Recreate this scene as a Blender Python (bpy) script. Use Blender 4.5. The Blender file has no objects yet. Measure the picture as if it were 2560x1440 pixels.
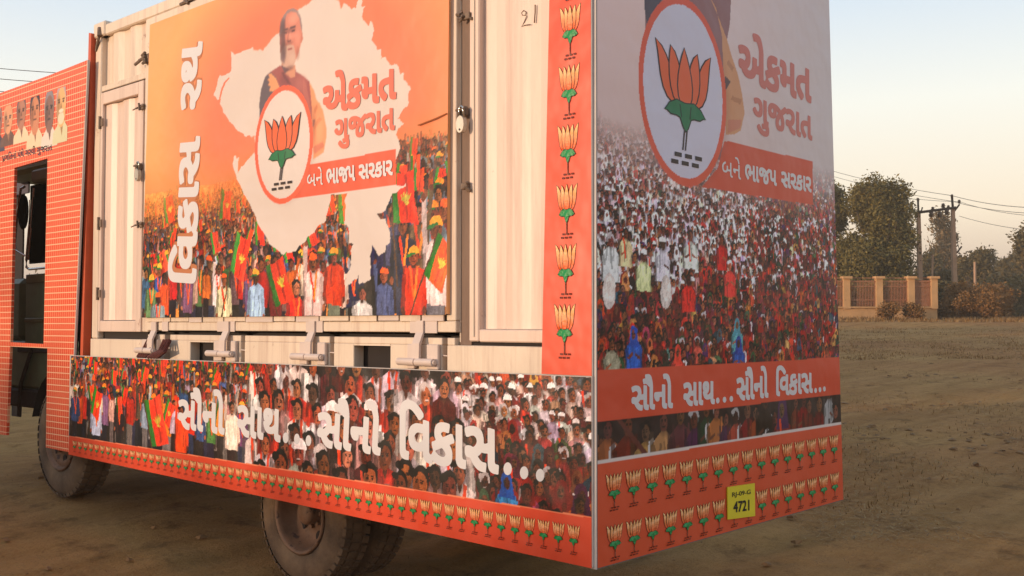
import bpy, bmesh, math, random
import numpy as np
from mathutils import Vector, Matrix

SC = bpy.context.scene
COL = SC.collection
random.seed(7)
RNG = np.random.default_rng(7)

# ------------------------------------------------------------------ camera
FPX = 2611.0
PITCH = math.atan(93 / FPX)
CAMZ = 1.75
F0 = np.array([.741, .672, 0.0]); F0 /= np.linalg.norm(F0)
RT = np.array([F0[1], -F0[0], 0.0])
UPZ = np.array([0, 0, 1.0])
FW = F0 * math.cos(PITCH) + UPZ * math.sin(PITCH)
UP = UPZ * math.cos(PITCH) - F0 * math.sin(PITCH)
CPOS = np.array([0, 0, CAMZ])
cam = bpy.data.cameras.new('camera')
cam.sensor_width = 36.0
cam.lens = FPX / 2560 * 36.0
cam.clip_start = 0.05
cam.clip_end = 3000
camo = bpy.data.objects.new('camera', cam)
COL.objects.link(camo)
m = Matrix(((RT[0], UP[0], -FW[0], 0), (RT[1], UP[1], -FW[1], 0), (RT[2], UP[2], -FW[2], CAMZ), (0, 0, 0, 1)))
camo.matrix_world = m
SC.camera = camo

# ------------------------------------------------------------------ light
SUN_EL = math.radians(5.5)
SUN_DIR = np.array([-math.cos(math.radians(24)), math.sin(math.radians(24)), 0]) * math.cos(SUN_EL) + UPZ * math.sin(SUN_EL)
world = bpy.data.worlds.new('World'); SC.world = world; world.use_nodes = True
wt = world.node_tree; wt.nodes.clear()
wo = wt.nodes.new('ShaderNodeOutputWorld'); bg = wt.nodes.new('ShaderNodeBackground')
sky = wt.nodes.new('ShaderNodeTexSky'); sky.sky_type = 'NISHITA'; sky.sun_disc = False
sky.sun_elevation = SUN_EL
sky.sun_rotation = math.atan2(SUN_DIR[0], SUN_DIR[1])
sky.altitude = 100; sky.air_density = 1.5; sky.dust_density = 3.0; sky.ozone_density = 1.0
bg.inputs[1].default_value = 0.15
geo = wt.nodes.new('ShaderNodeTexCoord'); sep = wt.nodes.new('ShaderNodeSeparateXYZ'); wt.links.new(geo.outputs['Generated'], sep.inputs[0])
rmp = wt.nodes.new('ShaderNodeValToRGB'); wt.links.new(sep.outputs[2], rmp.inputs[0])
SKYC = [(0.0, (.50, .36, .28)), (.03, (.62, .46, .37)), (.10, (.90, .77, .61)), (.20, (.84, .84, .78)), (.34, (.48, .62, .80)), (1.0, (.30, .45, .62))]
while len(rmp.color_ramp.elements) < len(SKYC): rmp.color_ramp.elements.new(.5)
for e, (p_, c_) in zip(rmp.color_ramp.elements, SKYC): e.position = p_; e.color = (*c_, 1)
gsc = wt.nodes.new('ShaderNodeVectorMath'); gsc.operation = 'SCALE'; gsc.inputs['Scale'].default_value = 6.6; wt.links.new(rmp.outputs[0], gsc.inputs[0])
smx = wt.nodes.new('ShaderNodeMix'); smx.data_type = 'RGBA'; smx.inputs[0].default_value = .85
wt.links.new(sky.outputs[0], smx.inputs[6]); wt.links.new(gsc.outputs[0], smx.inputs[7])
wt.links.new(smx.outputs[2], bg.inputs[0]); wt.links.new(bg.outputs[0], wo.inputs[0])
sun = bpy.data.lights.new('sun', 'SUN'); sun.energy = 2.8; sun.angle = math.radians(1.2); sun.color = (1.0, .73, .49)
suno = bpy.data.objects.new('sun', sun); COL.objects.link(suno)
suno.rotation_euler = Vector(SUN_DIR).to_track_quat('Z', 'Y').to_euler()
SC.view_settings.view_transform = 'Standard'; SC.view_settings.look = 'None'
SC.view_settings.exposure = 0.45; SC.view_settings.gamma = 1; SC.view_settings.use_curve_mapping = False

# ------------------------------------------------------------------ geometry helpers
def ray(x, y): return FW + RT * ((x - 1280) / FPX) + UP * ((720 - y) / FPX)
XS = 3.87          # plane of the side boards
YR = 2.991         # plane of the rear board
XC = 3.93          # plane of the container side frame
def side(x, y, X=XS):
    d = ray(x, y); return CPOS + d * (X / d[0])
def rear(x, y, Y=YR):
    d = ray(x, y); return CPOS + d * (Y / d[1])
def dep(x, y, D): return CPOS + ray(x, y) * D
def sy(x, y=800, X=XC): return float(side(x, y, X)[1])
def sz(x, y, X=XC): return float(side(x, y, X)[2])

def lin(c):
    c = np.asarray(c, float) / 255.0
    return np.where(c <= .04045, c / 12.92, ((c + .055) / 1.055) ** 2.4)

MATS = {}
def mat(name, col, rough=.6, metal=0.0, var=.12, scale=6.0, bump=0.0, bscale=40.0, col2=None, spec=.5, stretch=None, dirt=None, streak=None):
    if name in MATS: return MATS[name]
    M = bpy.data.materials.new(name); M.use_nodes = True
    nt = M.node_tree; b = nt.nodes['Principled BSDF']
    b.inputs['Roughness'].default_value = rough; b.inputs['Metallic'].default_value = metal
    b.inputs['Specular IOR Level'].default_value = spec
    tc = nt.nodes.new('ShaderNodeTexCoord'); src = tc.outputs['Object']
    if stretch:
        mp = nt.nodes.new('ShaderNodeMapping'); mp.inputs['Scale'].default_value = stretch
        nt.links.new(src, mp.inputs[0]); src = mp.outputs[0]
    n = nt.nodes.new('ShaderNodeTexNoise'); n.inputs['Scale'].default_value = scale; n.inputs['Detail'].default_value = 6
    n.inputs['Roughness'].default_value = .6
    nt.links.new(src, n.inputs['Vector'])
    r = nt.nodes.new('ShaderNodeValToRGB')
    c = lin(col); c2 = lin(col2) if col2 is not None else c * (1 - 2.2 * var)
    r.color_ramp.elements[0].position = .32; r.color_ramp.elements[1].position = .68
    r.color_ramp.elements[0].color = (*c2, 1); r.color_ramp.elements[1].color = (*c, 1)
    nt.links.new(n.outputs[0], r.inputs[0]); out = r.outputs[0]
    if dirt:
        dc, dth, dsc = dirt
        n3 = nt.nodes.new('ShaderNodeTexNoise'); n3.inputs['Scale'].default_value = dsc; n3.inputs['Detail'].default_value = 10
        n3.inputs['Roughness'].default_value = .7
        nt.links.new(tc.outputs['Object'], n3.inputs['Vector'])
        r3 = nt.nodes.new('ShaderNodeValToRGB'); r3.color_ramp.elements[0].position = dth; r3.color_ramp.elements[1].position = dth + .06
        nt.links.new(n3.outputs[0], r3.inputs[0])
        mx = nt.nodes.new('ShaderNodeMix'); mx.data_type = 'RGBA'
        nt.links.new(r3.outputs[0], mx.inputs[0]); nt.links.new(out, mx.inputs[6]); mx.inputs[7].default_value = (*lin(dc), 1)
        out = mx.outputs[2]
    if streak:
        m4 = nt.nodes.new('ShaderNodeMapping'); m4.inputs['Scale'].default_value = (13, 13, .7); nt.links.new(tc.outputs['Object'], m4.inputs[0])
        n4 = nt.nodes.new('ShaderNodeTexNoise'); n4.inputs['Scale'].default_value = 1.0; n4.inputs['Detail'].default_value = 8; n4.inputs['Roughness'].default_value = .65; nt.links.new(m4.outputs[0], n4.inputs['Vector'])
        r4 = nt.nodes.new('ShaderNodeValToRGB'); r4.color_ramp.elements[0].position = .50; r4.color_ramp.elements[1].position = .74; r4.color_ramp.elements[0].color = (0, 0, 0, 1); r4.color_ramp.elements[1].color = (.7, .7, .7, 1); nt.links.new(n4.outputs[0], r4.inputs[0])
        x4 = nt.nodes.new('ShaderNodeMix'); x4.data_type = 'RGBA'; nt.links.new(r4.outputs[0], x4.inputs[0]); nt.links.new(out, x4.inputs[6]); x4.inputs[7].default_value = (*lin(streak), 1); out = x4.outputs[2]
    nt.links.new(out, b.inputs['Base Color'])
    if bump:
        n2 = nt.nodes.new('ShaderNodeTexNoise'); n2.inputs['Scale'].default_value = bscale; n2.inputs['Detail'].default_value = 8
        nt.links.new(src, n2.inputs['Vector'])
        bp = nt.nodes.new('ShaderNodeBump'); bp.inputs['Strength'].default_value = bump; bp.inputs['Distance'].default_value = .01
        nt.links.new(n2.outputs[0], bp.inputs['Height']); nt.links.new(bp.outputs[0], b.inputs['Normal'])
    MATS[name] = M
    return M

def print_mat():
    M = bpy.data.materials.new('printed_vinyl'); M.use_nodes = True
    nt = M.node_tree; b = nt.nodes['Principled BSDF']; b.inputs['Roughness'].default_value = .42
    b.inputs['Specular IOR Level'].default_value = .35
    a = nt.nodes.new('ShaderNodeAttribute'); a.attribute_name = 'Col'
    nt.links.new(a.outputs['Color'], b.inputs['Base Color'])
    tc = nt.nodes.new('ShaderNodeTexCoord')
    n = nt.nodes.new('ShaderNodeTexNoise'); n.inputs['Scale'].default_value = 2.2; n.inputs['Detail'].default_value = 3
    nt.links.new(tc.outputs['Object'], n.inputs['Vector'])
    bp = nt.nodes.new('ShaderNodeBump'); bp.inputs['Strength'].default_value = .45; bp.inputs['Distance'].default_value = .06
    nt.links.new(n.outputs[0], bp.inputs['Height']); nt.links.new(bp.outputs[0], b.inputs['Normal'])
    return M
M_PRINT = print_mat()

def root(name, label, cat, loc=(0, 0, 0), group=None):
    o = bpy.data.objects.new(name, None); COL.objects.link(o); o.location = loc
    o.empty_display_size = .2
    o['label'] = label; o['category'] = cat
    if group: o['group'] = group
    return o
def tag(o, label, cat, group=None):
    o['label'] = label; o['category'] = cat
    if group: o['group'] = group
    return o
def wloc(o):
    v = np.zeros(3)
    while o is not None:
        v = v + np.array(o.location); o = o.parent
    return v
def mobj(name, V, Fc, material=None, parent=None, smooth=False, loc=None, kind=None):
    """V in world coordinates; loc = object's own origin in world coordinates"""
    V = np.asarray(V, float)
    base = wloc(parent) if parent is not None else np.zeros(3)
    o0 = np.array(loc, float) if loc is not None else base
    me = bpy.data.meshes.new(name)
    me.from_pydata((V - o0).tolist(), [], [list(map(int, f)) for f in Fc])
    me.validate(); me.update()
    if smooth: me.polygons.foreach_set('use_smooth', [True] * len(me.polygons))
    if material: me.materials.append(material)
    o = bpy.data.objects.new(name, me); COL.objects.link(o)
    if parent is not None: o.parent = parent
    o.location = o0 - base
    if kind: o['kind'] = kind
    return o

class MB:
    def __init__(s): s.V = []; s.F = []
    def add(s, V, Fc):
        n = len(s.V); s.V += [tuple(map(float, v)) for v in V]; s.F += [[i + n for i in f] for f in Fc]; return s
    def box(s, x0, x1, y0, y1, z0, z1, bev=0.0):
        if x0 > x1: x0, x1 = x1, x0
        if y0 > y1: y0, y1 = y1, y0
        if z0 > z1: z0, z1 = z1, z0
        b = min(bev, (x1 - x0) * .45, (y1 - y0) * .45, (z1 - z0) * .45)
        if b <= 0:
            V = [(x, y, z) for x in (x0, x1) for y in (y0, y1) for z in (z0, z1)]
            Fc = [(0, 1, 3, 2), (4, 6, 7, 5), (0, 4, 5, 1), (2, 3, 7, 6), (0, 2, 6, 4), (1, 5, 7, 3)]
            return s.add(V, Fc)
        bm = bmesh.new(); bmesh.ops.create_cube(bm, size=1)
        for v in bm.verts: v.co = Vector(((x0 + x1) / 2 + v.co.x * (x1 - x0), (y0 + y1) / 2 + v.co.y * (y1 - y0), (z0 + z1) / 2 + v.co.z * (z1 - z0)))
        bmesh.ops.bevel(bm, geom=bm.edges[:], offset=b, segments=1, affect='EDGES')
        bm.verts.ensure_lookup_table()
        s.add([v.co[:] for v in bm.verts], [[v.index for v in f.verts] for f in bm.faces]); bm.free(); return s
    def tube(s, pts, r, n=8, r2=None):
        pts = [np.array(p, float) for p in pts]; k = len(pts); V = []; Fc = []
        for i, p in enumerate(pts):
            t = pts[min(i + 1, k - 1)] - pts[max(i - 1, 0)]; t /= (np.linalg.norm(t) + 1e-9)
            a = np.cross(t, [0, 0, 1.0])
            if np.linalg.norm(a) < .1: a = np.cross(t, [1.0, 0, 0])
            a /= np.linalg.norm(a); b = np.cross(t, a)
            rr = r if r2 is None else r + (r2 - r) * i / (k - 1)
            for j in range(n):
                th = 2 * math.pi * j / n; V.append(p + (a * math.cos(th) + b * math.sin(th)) * rr)
        for i in range(k - 1):
            for j in range(n):
                Fc.append((i * n + j, i * n + (j + 1) % n, (i + 1) * n + (j + 1) % n, (i + 1) * n + j))
        Fc.append(tuple(range(n))[::-1]); Fc.append(tuple((k - 1) * n + j for j in range(n)))
        return s.add(V, Fc)
    def lathe(s, c, prof, n=32, axis='x'):
        V = []; Fc = []; k = len(prof)
        for i in range(n):
            th = 2 * math.pi * i / n
            for (a, r) in prof:
                if axis == 'x': V.append((c[0] + a, c[1] + r * math.cos(th), c[2] + r * math.sin(th)))
                else: V.append((c[0] + r * math.cos(th), c[1] + r * math.sin(th), c[2] + a))
        for i in range(n):
            for j in range(k - 1):
                Fc.append((i * k + j, ((i + 1) % n) * k + j, ((i + 1) % n) * k + j + 1, i * k + j + 1))
        return s.add(V, Fc)
    def prism(s, poly, axis, a0, a1):
        n = len(poly)
        def P(p, a):
            if axis == 'x': return (a, p[0], p[1])
            if axis == 'y': return (p[0], a, p[1])
            return (p[0], p[1], a)
        return s.add([P(p, a0) for p in poly] + [P(p, a1) for p in poly],
                     [tuple(range(n))[::-1], tuple(range(n, 2 * n))] + [(i, (i + 1) % n, n + (i + 1) % n, n + i) for i in range(n)])
    def obj(s, name, material, parent=None, smooth=False, loc=None, kind=None):
        o = mobj(name, s.V, s.F, material, parent, smooth, loc, kind); return o

# ------------------------------------------------------------------ print sheets (flat prints as coloured mesh)
def vnoise(nx, ny, fx, fy, rng, octv=3):
    out = np.zeros((ny, nx))
    for o in range(octv):
        gx, gy = int(fx * 2 ** o) + 2, int(fy * 2 ** o) + 2
        g = rng.random((gy, gx))
        X = np.linspace(0, gx - 1.001, nx); Y = np.linspace(0, gy - 1.001, ny)
        xi = X.astype(int); yi = Y.astype(int); xf = X - xi; yf = (Y - yi)[:, None]
        xf = xf * xf * (3 - 2 * xf); yf = yf * yf * (3 - 2 * yf)
        a = g[yi][:, xi]; b = g[yi][:, xi + 1]; c = g[yi + 1][:, xi]; d = g[yi + 1][:, xi + 1]
        out += (a * (1 - xf) * (1 - yf) + b * xf * (1 - yf) + c * (1 - xf) * yf + d * xf * yf) / 2 ** o
    return out / (2 - 2 ** (1 - octv))

class Sheet:
    """u to the right as seen, v up; kind 's' side plane (u=-y), 'r' rear plane (u=x)"""
    def __init__(s, kind, corners, du, seed=1):
        s.kind = kind  # corners BL, BR, TR, TL as uv
        BL, BR, TR, TL = [np.array(c, float) for c in corners]
        w = max(BR[0] - BL[0], TR[0] - TL[0]); h = max(TL[1] - BL[1], TR[1] - BR[1])
        s.nx = int(w / du) + 2; s.ny = int(h / du) + 2
        S, T = np.meshgrid(np.linspace(0, 1, s.nx), np.linspace(0, 1, s.ny))
        S = S[..., None]; T = T[..., None]
        P = (BL * (1 - S) + BR * S) * (1 - T) + (TL * (1 - S) + TR * S) * T
        s.U = P[..., 0]; s.V = P[..., 1]
        s.C = np.ones((s.ny, s.nx, 3)) * 128.0
        s.mask = np.zeros((s.ny, s.nx), bool)
        s.du = w / (s.nx - 1); s.dv = h / (s.ny - 1)
        s.u0 = min(BL[0], TL[0]); s.v0 = min(BL[1], BR[1])
        s.mx = int(max(abs(BL[0] - TL[0]), abs(BR[0] - TR[0])) / s.du) + 3
        s.my = int(max(abs(BL[1] - BR[1]), abs(TL[1] - TR[1])) / s.dv) + 3
        s.rng = np.random.default_rng(seed)
    def uv(s, px, py):
        if s.kind == 's':
            p = side(px, py); return (-p[1], p[2])
        p = rear(px, py); return (p[0], p[2])
    def win(s, u0, u1, v0, v1):
        i0 = max(0, int((u0 - s.u0) / s.du) - s.mx); i1 = min(s.nx, int((u1 - s.u0) / s.du) + s.mx + 1)
        j0 = max(0, int((v0 - s.v0) / s.dv) - s.my); j1 = min(s.ny, int((v1 - s.v0) / s.dv) + s.my + 1)
        if i1 <= i0 or j1 <= j0: return None
        return slice(j0, j1), slice(i0, i1)
    def blend(s, w, inside, col, a=1.0):
        c = np.array(col, float)
        sub = s.C[w]
        if np.ndim(a) == 0:
            sub[inside] = sub[inside] * (1 - a) + c * a
        else:
            aa = a[inside][:, None]; sub[inside] = sub[inside] * (1 - aa) + c * aa
        s.mask[w] |= inside
    def poly(s, pts, col, a=1.0):
        pts = np.asarray(pts, float); w = s.win(pts[:, 0].min(), pts[:, 0].max(), pts[:, 1].min(), pts[:, 1].max())
        if w is None: return
        U = s.U[w]; V = s.V[w]; ins = np.zeros(U.shape, bool)
        x1, y1 = pts[-1]
        for x2, y2 in pts:
            if y1 != y2:
                ins ^= ((y1 > V) != (y2 > V)) & (U < (x2 - x1) * (V - y1) / (y2 - y1) + x1)
            x1, y1 = x2, y2
        s.blend(w, ins, col, a)
    def pp(s, pts, col, a=1.0): s.poly([s.uv(*p) for p in pts], col, a)
    def ell(s, u, v, ru, rv, col, a=1.0, soft=False, lo=-9, hi=9):
        w = s.win(u - ru, u + ru, v - rv, v + rv)
        if w is None: return
        d = ((s.U[w] - u) / ru) ** 2 + ((s.V[w] - v) / rv) ** 2
        tv = (s.V[w] - v) / rv
        ins = (d < 1) & (tv > lo) & (tv < hi)
        s.blend(w, ins, col, (a * (1 - d).clip(0, 1)) if soft else a)
    def blur(s, u0, u1, v0, v1, n=1):
        w = s.win(u0, u1, v0, v1)
        if w is None: return
        for _ in range(n):
            A = s.C[w]; P = np.pad(A, ((1, 1), (1, 1), (0, 0)), mode='edge')
            s.C[w] = (P[:-2, 1:-1] + P[2:, 1:-1] + P[1:-1, :-2] + P[1:-1, 2:] + 2 * A) / 6
    def line(s, p, q, wd, col, a=1.0):
        p = np.array(p, float); q = np.array(q, float); d = q - p; L = np.linalg.norm(d) + 1e-9; n = np.array([-d[1], d[0]]) / L * wd / 2
        s.poly([p + n, q + n, q - n, p - n], col, a)
    def build(s, name, off, parent, wave=0.0, masked=False):
        if s.kind == 's':
            P = np.stack([np.full_like(s.U, XS - off), -s.U, s.V], -1)
            if wave:
                P[..., 0] -= wave * (vnoise(s.nx, s.ny, 9, 5, s.rng, 3) - .5)
        else:
            P = np.stack([s.U, np.full_like(s.U, YR - off), s.V], -1)
        base = wloc(parent); P = P - base
        n = s.nx * s.ny; idx = np.arange(n).reshape(s.ny, s.nx)
        q = np.stack([idx[:-1, :-1], idx[:-1, 1:], idx[1:, 1:], idx[1:, :-1]], -1).reshape(-1, 4)
        if masked:
            mk = s.mask.reshape(-1)[q].all(1); q = q[mk]
        me = bpy.data.meshes.new(name)
        me.vertices.add(n); me.vertices.foreach_set('co', P.reshape(-1).astype(np.float32))
        me.loops.add(q.size); me.loops.foreach_set('vertex_index', q.reshape(-1).astype(np.int32))
        me.polygons.add(len(q)); me.polygons.foreach_set('loop_start', (np.arange(len(q)) * 4).astype(np.int32))
        at = me.color_attributes.new('Col', 'FLOAT_COLOR', 'POINT')
        rgba = np.ones((n, 4), np.float32); rgba[:, :3] = lin(s.C.reshape(-1, 3).clip(0, 255))
        at.data.foreach_set('color', rgba.reshape(-1))
        me.materials.append(M_PRINT); me.update(calc_edges=True)
        o = bpy.data.objects.new(name, me); COL.objects.link(o); o.parent = parent
        return o

SKIN = [(150, 88, 60), (132, 74, 50), (112, 60, 42), (165, 100, 70), (140, 80, 52), (95, 52, 38)]
def jit(c, rng, k=14): return np.clip(np.array(c, float) + rng.normal(0, k, 3) * .6 + rng.normal(0, k), 0, 255)
def cloth(sh, poly, col, rng, folds=3):
    sh.poly(poly, col)
    P = np.array(poly); u0, u1 = P[:, 0].min(), P[:, 0].max(); v0, v1 = P[:, 1].min(), P[:, 1].max(); w = u1 - u0
    sh.line((u0, v0), (u0 + .02 * w, v1), .14 * w, np.array(col) * .45, .6); sh.line((u1 - .06 * w, v0), (u1 - .04 * w, v1 - .2 * (v1 - v0)), .10 * w, np.array(col) * .6, .5)
    if w / sh.du < 5: return
    for k in range(folds):
        uu = rng.uniform(u0 + .1 * w, u1 - .15 * w); sg = rng.uniform(-.12, .12) * w; va = rng.uniform(v0, v1); vb = min(v1, va + rng.uniform(.3, .7) * (v1 - v0))
        va = max(v0, vb - rng.uniform(.3, .8) * (v1 - v0))
        sh.line((uu, vb), (uu + sg, va), w * rng.uniform(.05, .12), np.array(col) * rng.choice([.62, .78, 1.18]), .7)
def head(sh, u, v, h, rng, hairc=None, cap=None, beard=False, dark=1.0, look=0.0, veil=None):
    sk = jit(SKIN[rng.integers(len(SKIN))], rng, 8) * dark
    hc = np.array(hairc if hairc is not None else (26, 18, 18))
    if veil is not None:
        sh.ell(u, v + .05 * h, .5 * h, .66 * h, veil); sh.poly([(u - .5 * h, v), (u + .5 * h, v), (u + .75 * h, v - 1.1 * h), (u - .7 * h, v - 1.1 * h)], veil)
        sh.ell(u + look * .1 * h, v - .05 * h, .27 * h, .4 * h, sk)
    else:
        sh.ell(u + .08 * h, v - .1 * h, .68 * h, .72 * h, (26, 14, 14), .5, True)
        sh.ell(u, v + .1 * h, .39 * h, .47 * h, hc)
        sh.ell(u + look * .07 * h, v - .08 * h, .33 * h, .43 * h, sk)
        sh.ell(u - .3 * h + look * .1 * h, v + .3 * h, .22 * h, .16 * h, hc)
    if h / sh.dv > 9:
        q = u + look * .12 * h
        sh.ell(u - .2 * h, v - .1 * h, .16 * h, .36 * h, sk * .62, .7, True)
        sh.line((q - .22 * h, v + .08 * h), (q - .05 * h, v + .09 * h), .05 * h, sk * .35)
        sh.line((q + .05 * h, v + .09 * h), (q + .2 * h, v + .07 * h), .05 * h, sk * .35)
        sh.ell(q - .13 * h, v, .07 * h, .04 * h, sk * .25); sh.ell(q + .13 * h, v, .07 * h, .04 * h, sk * .25)
        sh.poly([(q, v), (q + .06 * h, v - .18 * h), (q - .05 * h, v - .19 * h)], sk * .72)
        sh.ell(q + .1 * h, v - .12 * h, .1 * h, .08 * h, np.minimum(sk * 1.3, 255), .6, True)
        sh.ell(q, v - .3 * h, .11 * h, .035 * h, sk * .5)
        if beard or rng.random() < .35: sh.ell(q, v - .245 * h, .14 * h, .035 * h, hc, .85)
    elif h / sh.dv > 5:
        sh.line((u - .2 * h, v + .03 * h), (u + .2 * h, v + .03 * h), .1 * h, sk * .5)
        sh.ell(u - .2 * h, v - .1 * h, .18 * h, .36 * h, sk * .6, .6, True)
    if cap is not None:
        sh.ell(u, v + .22 * h, .43 * h, .36 * h, cap, lo=-.2)
        if cap[0] > 200 and cap[1] > 100 and cap[2] < 120:
            sh.poly([(u - .45 * h, v + .2 * h), (u + .15 * h, v + .2 * h), (u + .1 * h, v + .06 * h), (u - .62 * h, v + .04 * h)], (40, 120, 60))
    return sk
def lotus_mark(sh, u, v, h, col, ang=0.0):
    for k in (-2, -1, 0, 1, 2):
        a = ang + k * .34; d = np.array([math.sin(a), math.cos(a)]); n = np.array([d[1], -d[0]])
        c = np.array([u, v]) + n * k * .02 * h
        sh.poly([c, c + d * h * .5 + n * h * .11, c + d * h, c + d * h * .5 - n * h * .11], col)
    sh.ell(u, v - .03 * h, .3 * h, .1 * h, col)
def flag(sh, u, v, h, rng, mark=True, tilt=None):
    t = rng.uniform(-.5, .5) if tilt is None else tilt
    R = np.array([[math.cos(t), -math.sin(t)], [math.sin(t), math.cos(t)]])
    def T(a, b): return R @ np.array([a * h, b * h]) + np.array([u, v])
    o = jit((222, 66, 28), rng, 10)
    sh.line(T(-.02, -1.2), T(-.02, 1.05), .045 * h, (88, 60, 40))
    sh.poly([T(0, 1), T(.3, .9), T(.62, .93), T(.6, .4), T(.66, -.1), T(.3, -.05), T(0, .02)], o)
    sh.poly([T(0, 1), T(.17, .95), T(.14, .5), T(.18, -.02), T(0, .02)], jit((52, 128, 48), rng, 10))
    sh.poly([T(.36, .9), T(.43, .9), T(.4, 0), T(.34, 0)], o * .72, .8); sh.poly([T(.52, .9), T(.56, .9), T(.6, 0), T(.55, 0)], np.minimum(o * 1.25, 255), .7)
    if mark and h / sh.dv > 34:
        c = T(.38, .35); lotus_mark(sh, c[0], c[1], .24 * h, (196, 176, 70), -t)
def stander(sh, u, v, h, rng, pal, fl=.3, capp=.4, dark=1.0):
    """standing figure, v = head centre, h = head height"""
    c = jit(pal[rng.integers(len(pal))], rng, 12) * dark
    wd = rng.uniform(.85, 1.15) * h
    leg = jit([(32, 32, 48), (52, 56, 78), (60, 48, 44), (36, 26, 28), (120, 116, 112)][rng.integers(5)], rng, 6) * dark
    sh.poly([(u - .62 * wd, v - 3.2 * h), (u + .62 * wd, v - 3.2 * h), (u + .55 * wd, v - 6.8 * h), (u + .08 * wd, v - 6.8 * h), (u, v - 4 * h), (u - .08 * wd, v - 6.8 * h), (u - .55 * wd, v - 6.8 * h)], leg)
    cloth(sh, [(u - .25 * wd, v - .5 * h), (u - .95 * wd, v - .85 * h), (u - .85 * wd, v - 3.4 * h), (u + .85 * wd, v - 3.5 * h), (u + .95 * wd, v - .85 * h), (u + .25 * wd, v - .5 * h)], c, rng, 4)
    for sg in (-1, 1):
        if rng.random() < .28:
            e = (u + sg * rng.uniform(.6, 1.3) * h, v + rng.uniform(.4, 1.5) * h)
            sh.line((u + sg * .8 * wd, v - 1.1 * h), e, .34 * h, c * .85); sh.ell(e[0], e[1], .17 * h, .2 * h, np.array(SKIN[rng.integers(6)]) * dark)
        else:
            e = (u + sg * 1.02 * wd, v - 2.9 * h)
            sh.line((u + sg * .85 * wd, v - 1. * h), e, .36 * h, c * (.7 if sg < 0 else .9)); sh.ell(e[0], e[1] - .1 * h, .16 * h, .22 * h, np.array(SKIN[rng.integers(6)]) * dark)
    if rng.random() < .45:
        oc = jit((226, 80, 30), rng, 8)
        sh.line((u - .3 * h, v - .55 * h), (u + .15 * h, v - 2.6 * h), .2 * h, oc); sh.line((u + .35 * h, v - .55 * h), (u + .1 * h, v - 2.4 * h), .18 * h, jit((240, 120, 40), rng, 8))
    sh.line((u, v - .3 * h), (u, v - .65 * h), .32 * h, (92, 52, 38))
    cap = None
    if rng.random() < capp: cap = [(240, 140, 40), (236, 160, 60), (228, 96, 36)][rng.integers(3)]
    head(sh, u, v, h, rng, cap=cap, dark=dark, look=rng.uniform(-1, 1))
    if rng.random() < fl: flag(sh, u + rng.uniform(-1, 1) * h, v + rng.uniform(-2.2, .8) * h, rng.uniform(1.7, 2.6) * h, rng)
def sitter(sh, u, v, h, rng, pal, dark=1.0, chair=.12, capp=0.0, women=.4):
    c = jit(pal[rng.integers(len(pal))], rng, 14) * dark
    wd = rng.uniform(.8, 1.1) * h
    if rng.random() < chair:
        wc = (206, 200, 200)
        sg = rng.choice([-1, 1]); pts = [(u + sg * .9 * wd, v - .8 * h), (u + sg * 1.3 * wd, v - 1.0 * h), (u + sg * 1.25 * wd, v - 1.7 * h), (u + sg * .95 * wd, v - 2.3 * h)]
        for a, b in zip(pts[:-1], pts[1:]): sh.line(a, b, .24 * h, wc)
    cloth(sh, [(u - .2 * wd, v - .45 * h), (u - .95 * wd, v - .95 * h), (u - 1.1 * wd, v - 2.9 * h), (u + 1.1 * wd, v - 2.9 * h), (u + .95 * wd, v - .95 * h), (u + .2 * wd, v - .45 * h)], c, rng, 4)
    for sg in (-1, 1):
        x = u + sg * .95 * wd
        sh.line((x, v - 1.1 * h), (x - sg * .1 * h, v - 1.9 * h), .34 * h, c * (.72 if sg < 0 else .92))
        if rng.random() < .6: sh.line((x - sg * .1 * h, v - 1.9 * h), (u + sg * .15 * h, v - 1.6 * h), .2 * h, np.array(SKIN[rng.integers(6)]) * dark)
    r = rng.random()
    if r < women: head(sh, u, v, h, rng, veil=jit(pal[rng.integers(len(pal))], rng, 10) * dark if rng.random() < .6 else None, dark=dark * .85, look=rng.uniform(-1, 1))
    else:
        hc = (175, 170, 170) if rng.random() < .1 else None
        head(sh, u, v, h, rng, hairc=hc, cap=(235, 232, 232) if rng.random() < capp else None, dark=dark * .95, look=rng.uniform(-1, 1))
    if rng.random() < .12: sh.line((u - .3 * h, v - .5 * h), (u - .1 * h, v - 2.2 * h), .22 * h, (226, 72, 32))

def scatter(rng, u0, u1, v0, v1, hf, dens=1.0, dv=.62):
    """irregular painter-ordered positions, top (far) first; hf(v) = head height there"""
    out = []; v = v1
    while v > v0:
        h = hf(v); u = u0 + rng.uniform(0, 1.5 * h)
        while u < u1:
            out.append((v + rng.normal(0, .42 * h), u, h * rng.uniform(.78, 1.18))); u += h * rng.uniform(.95, 1.9) / dens
        v -= h * dv / dens
    out.sort(key=lambda t: -t[0]); return out
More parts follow.
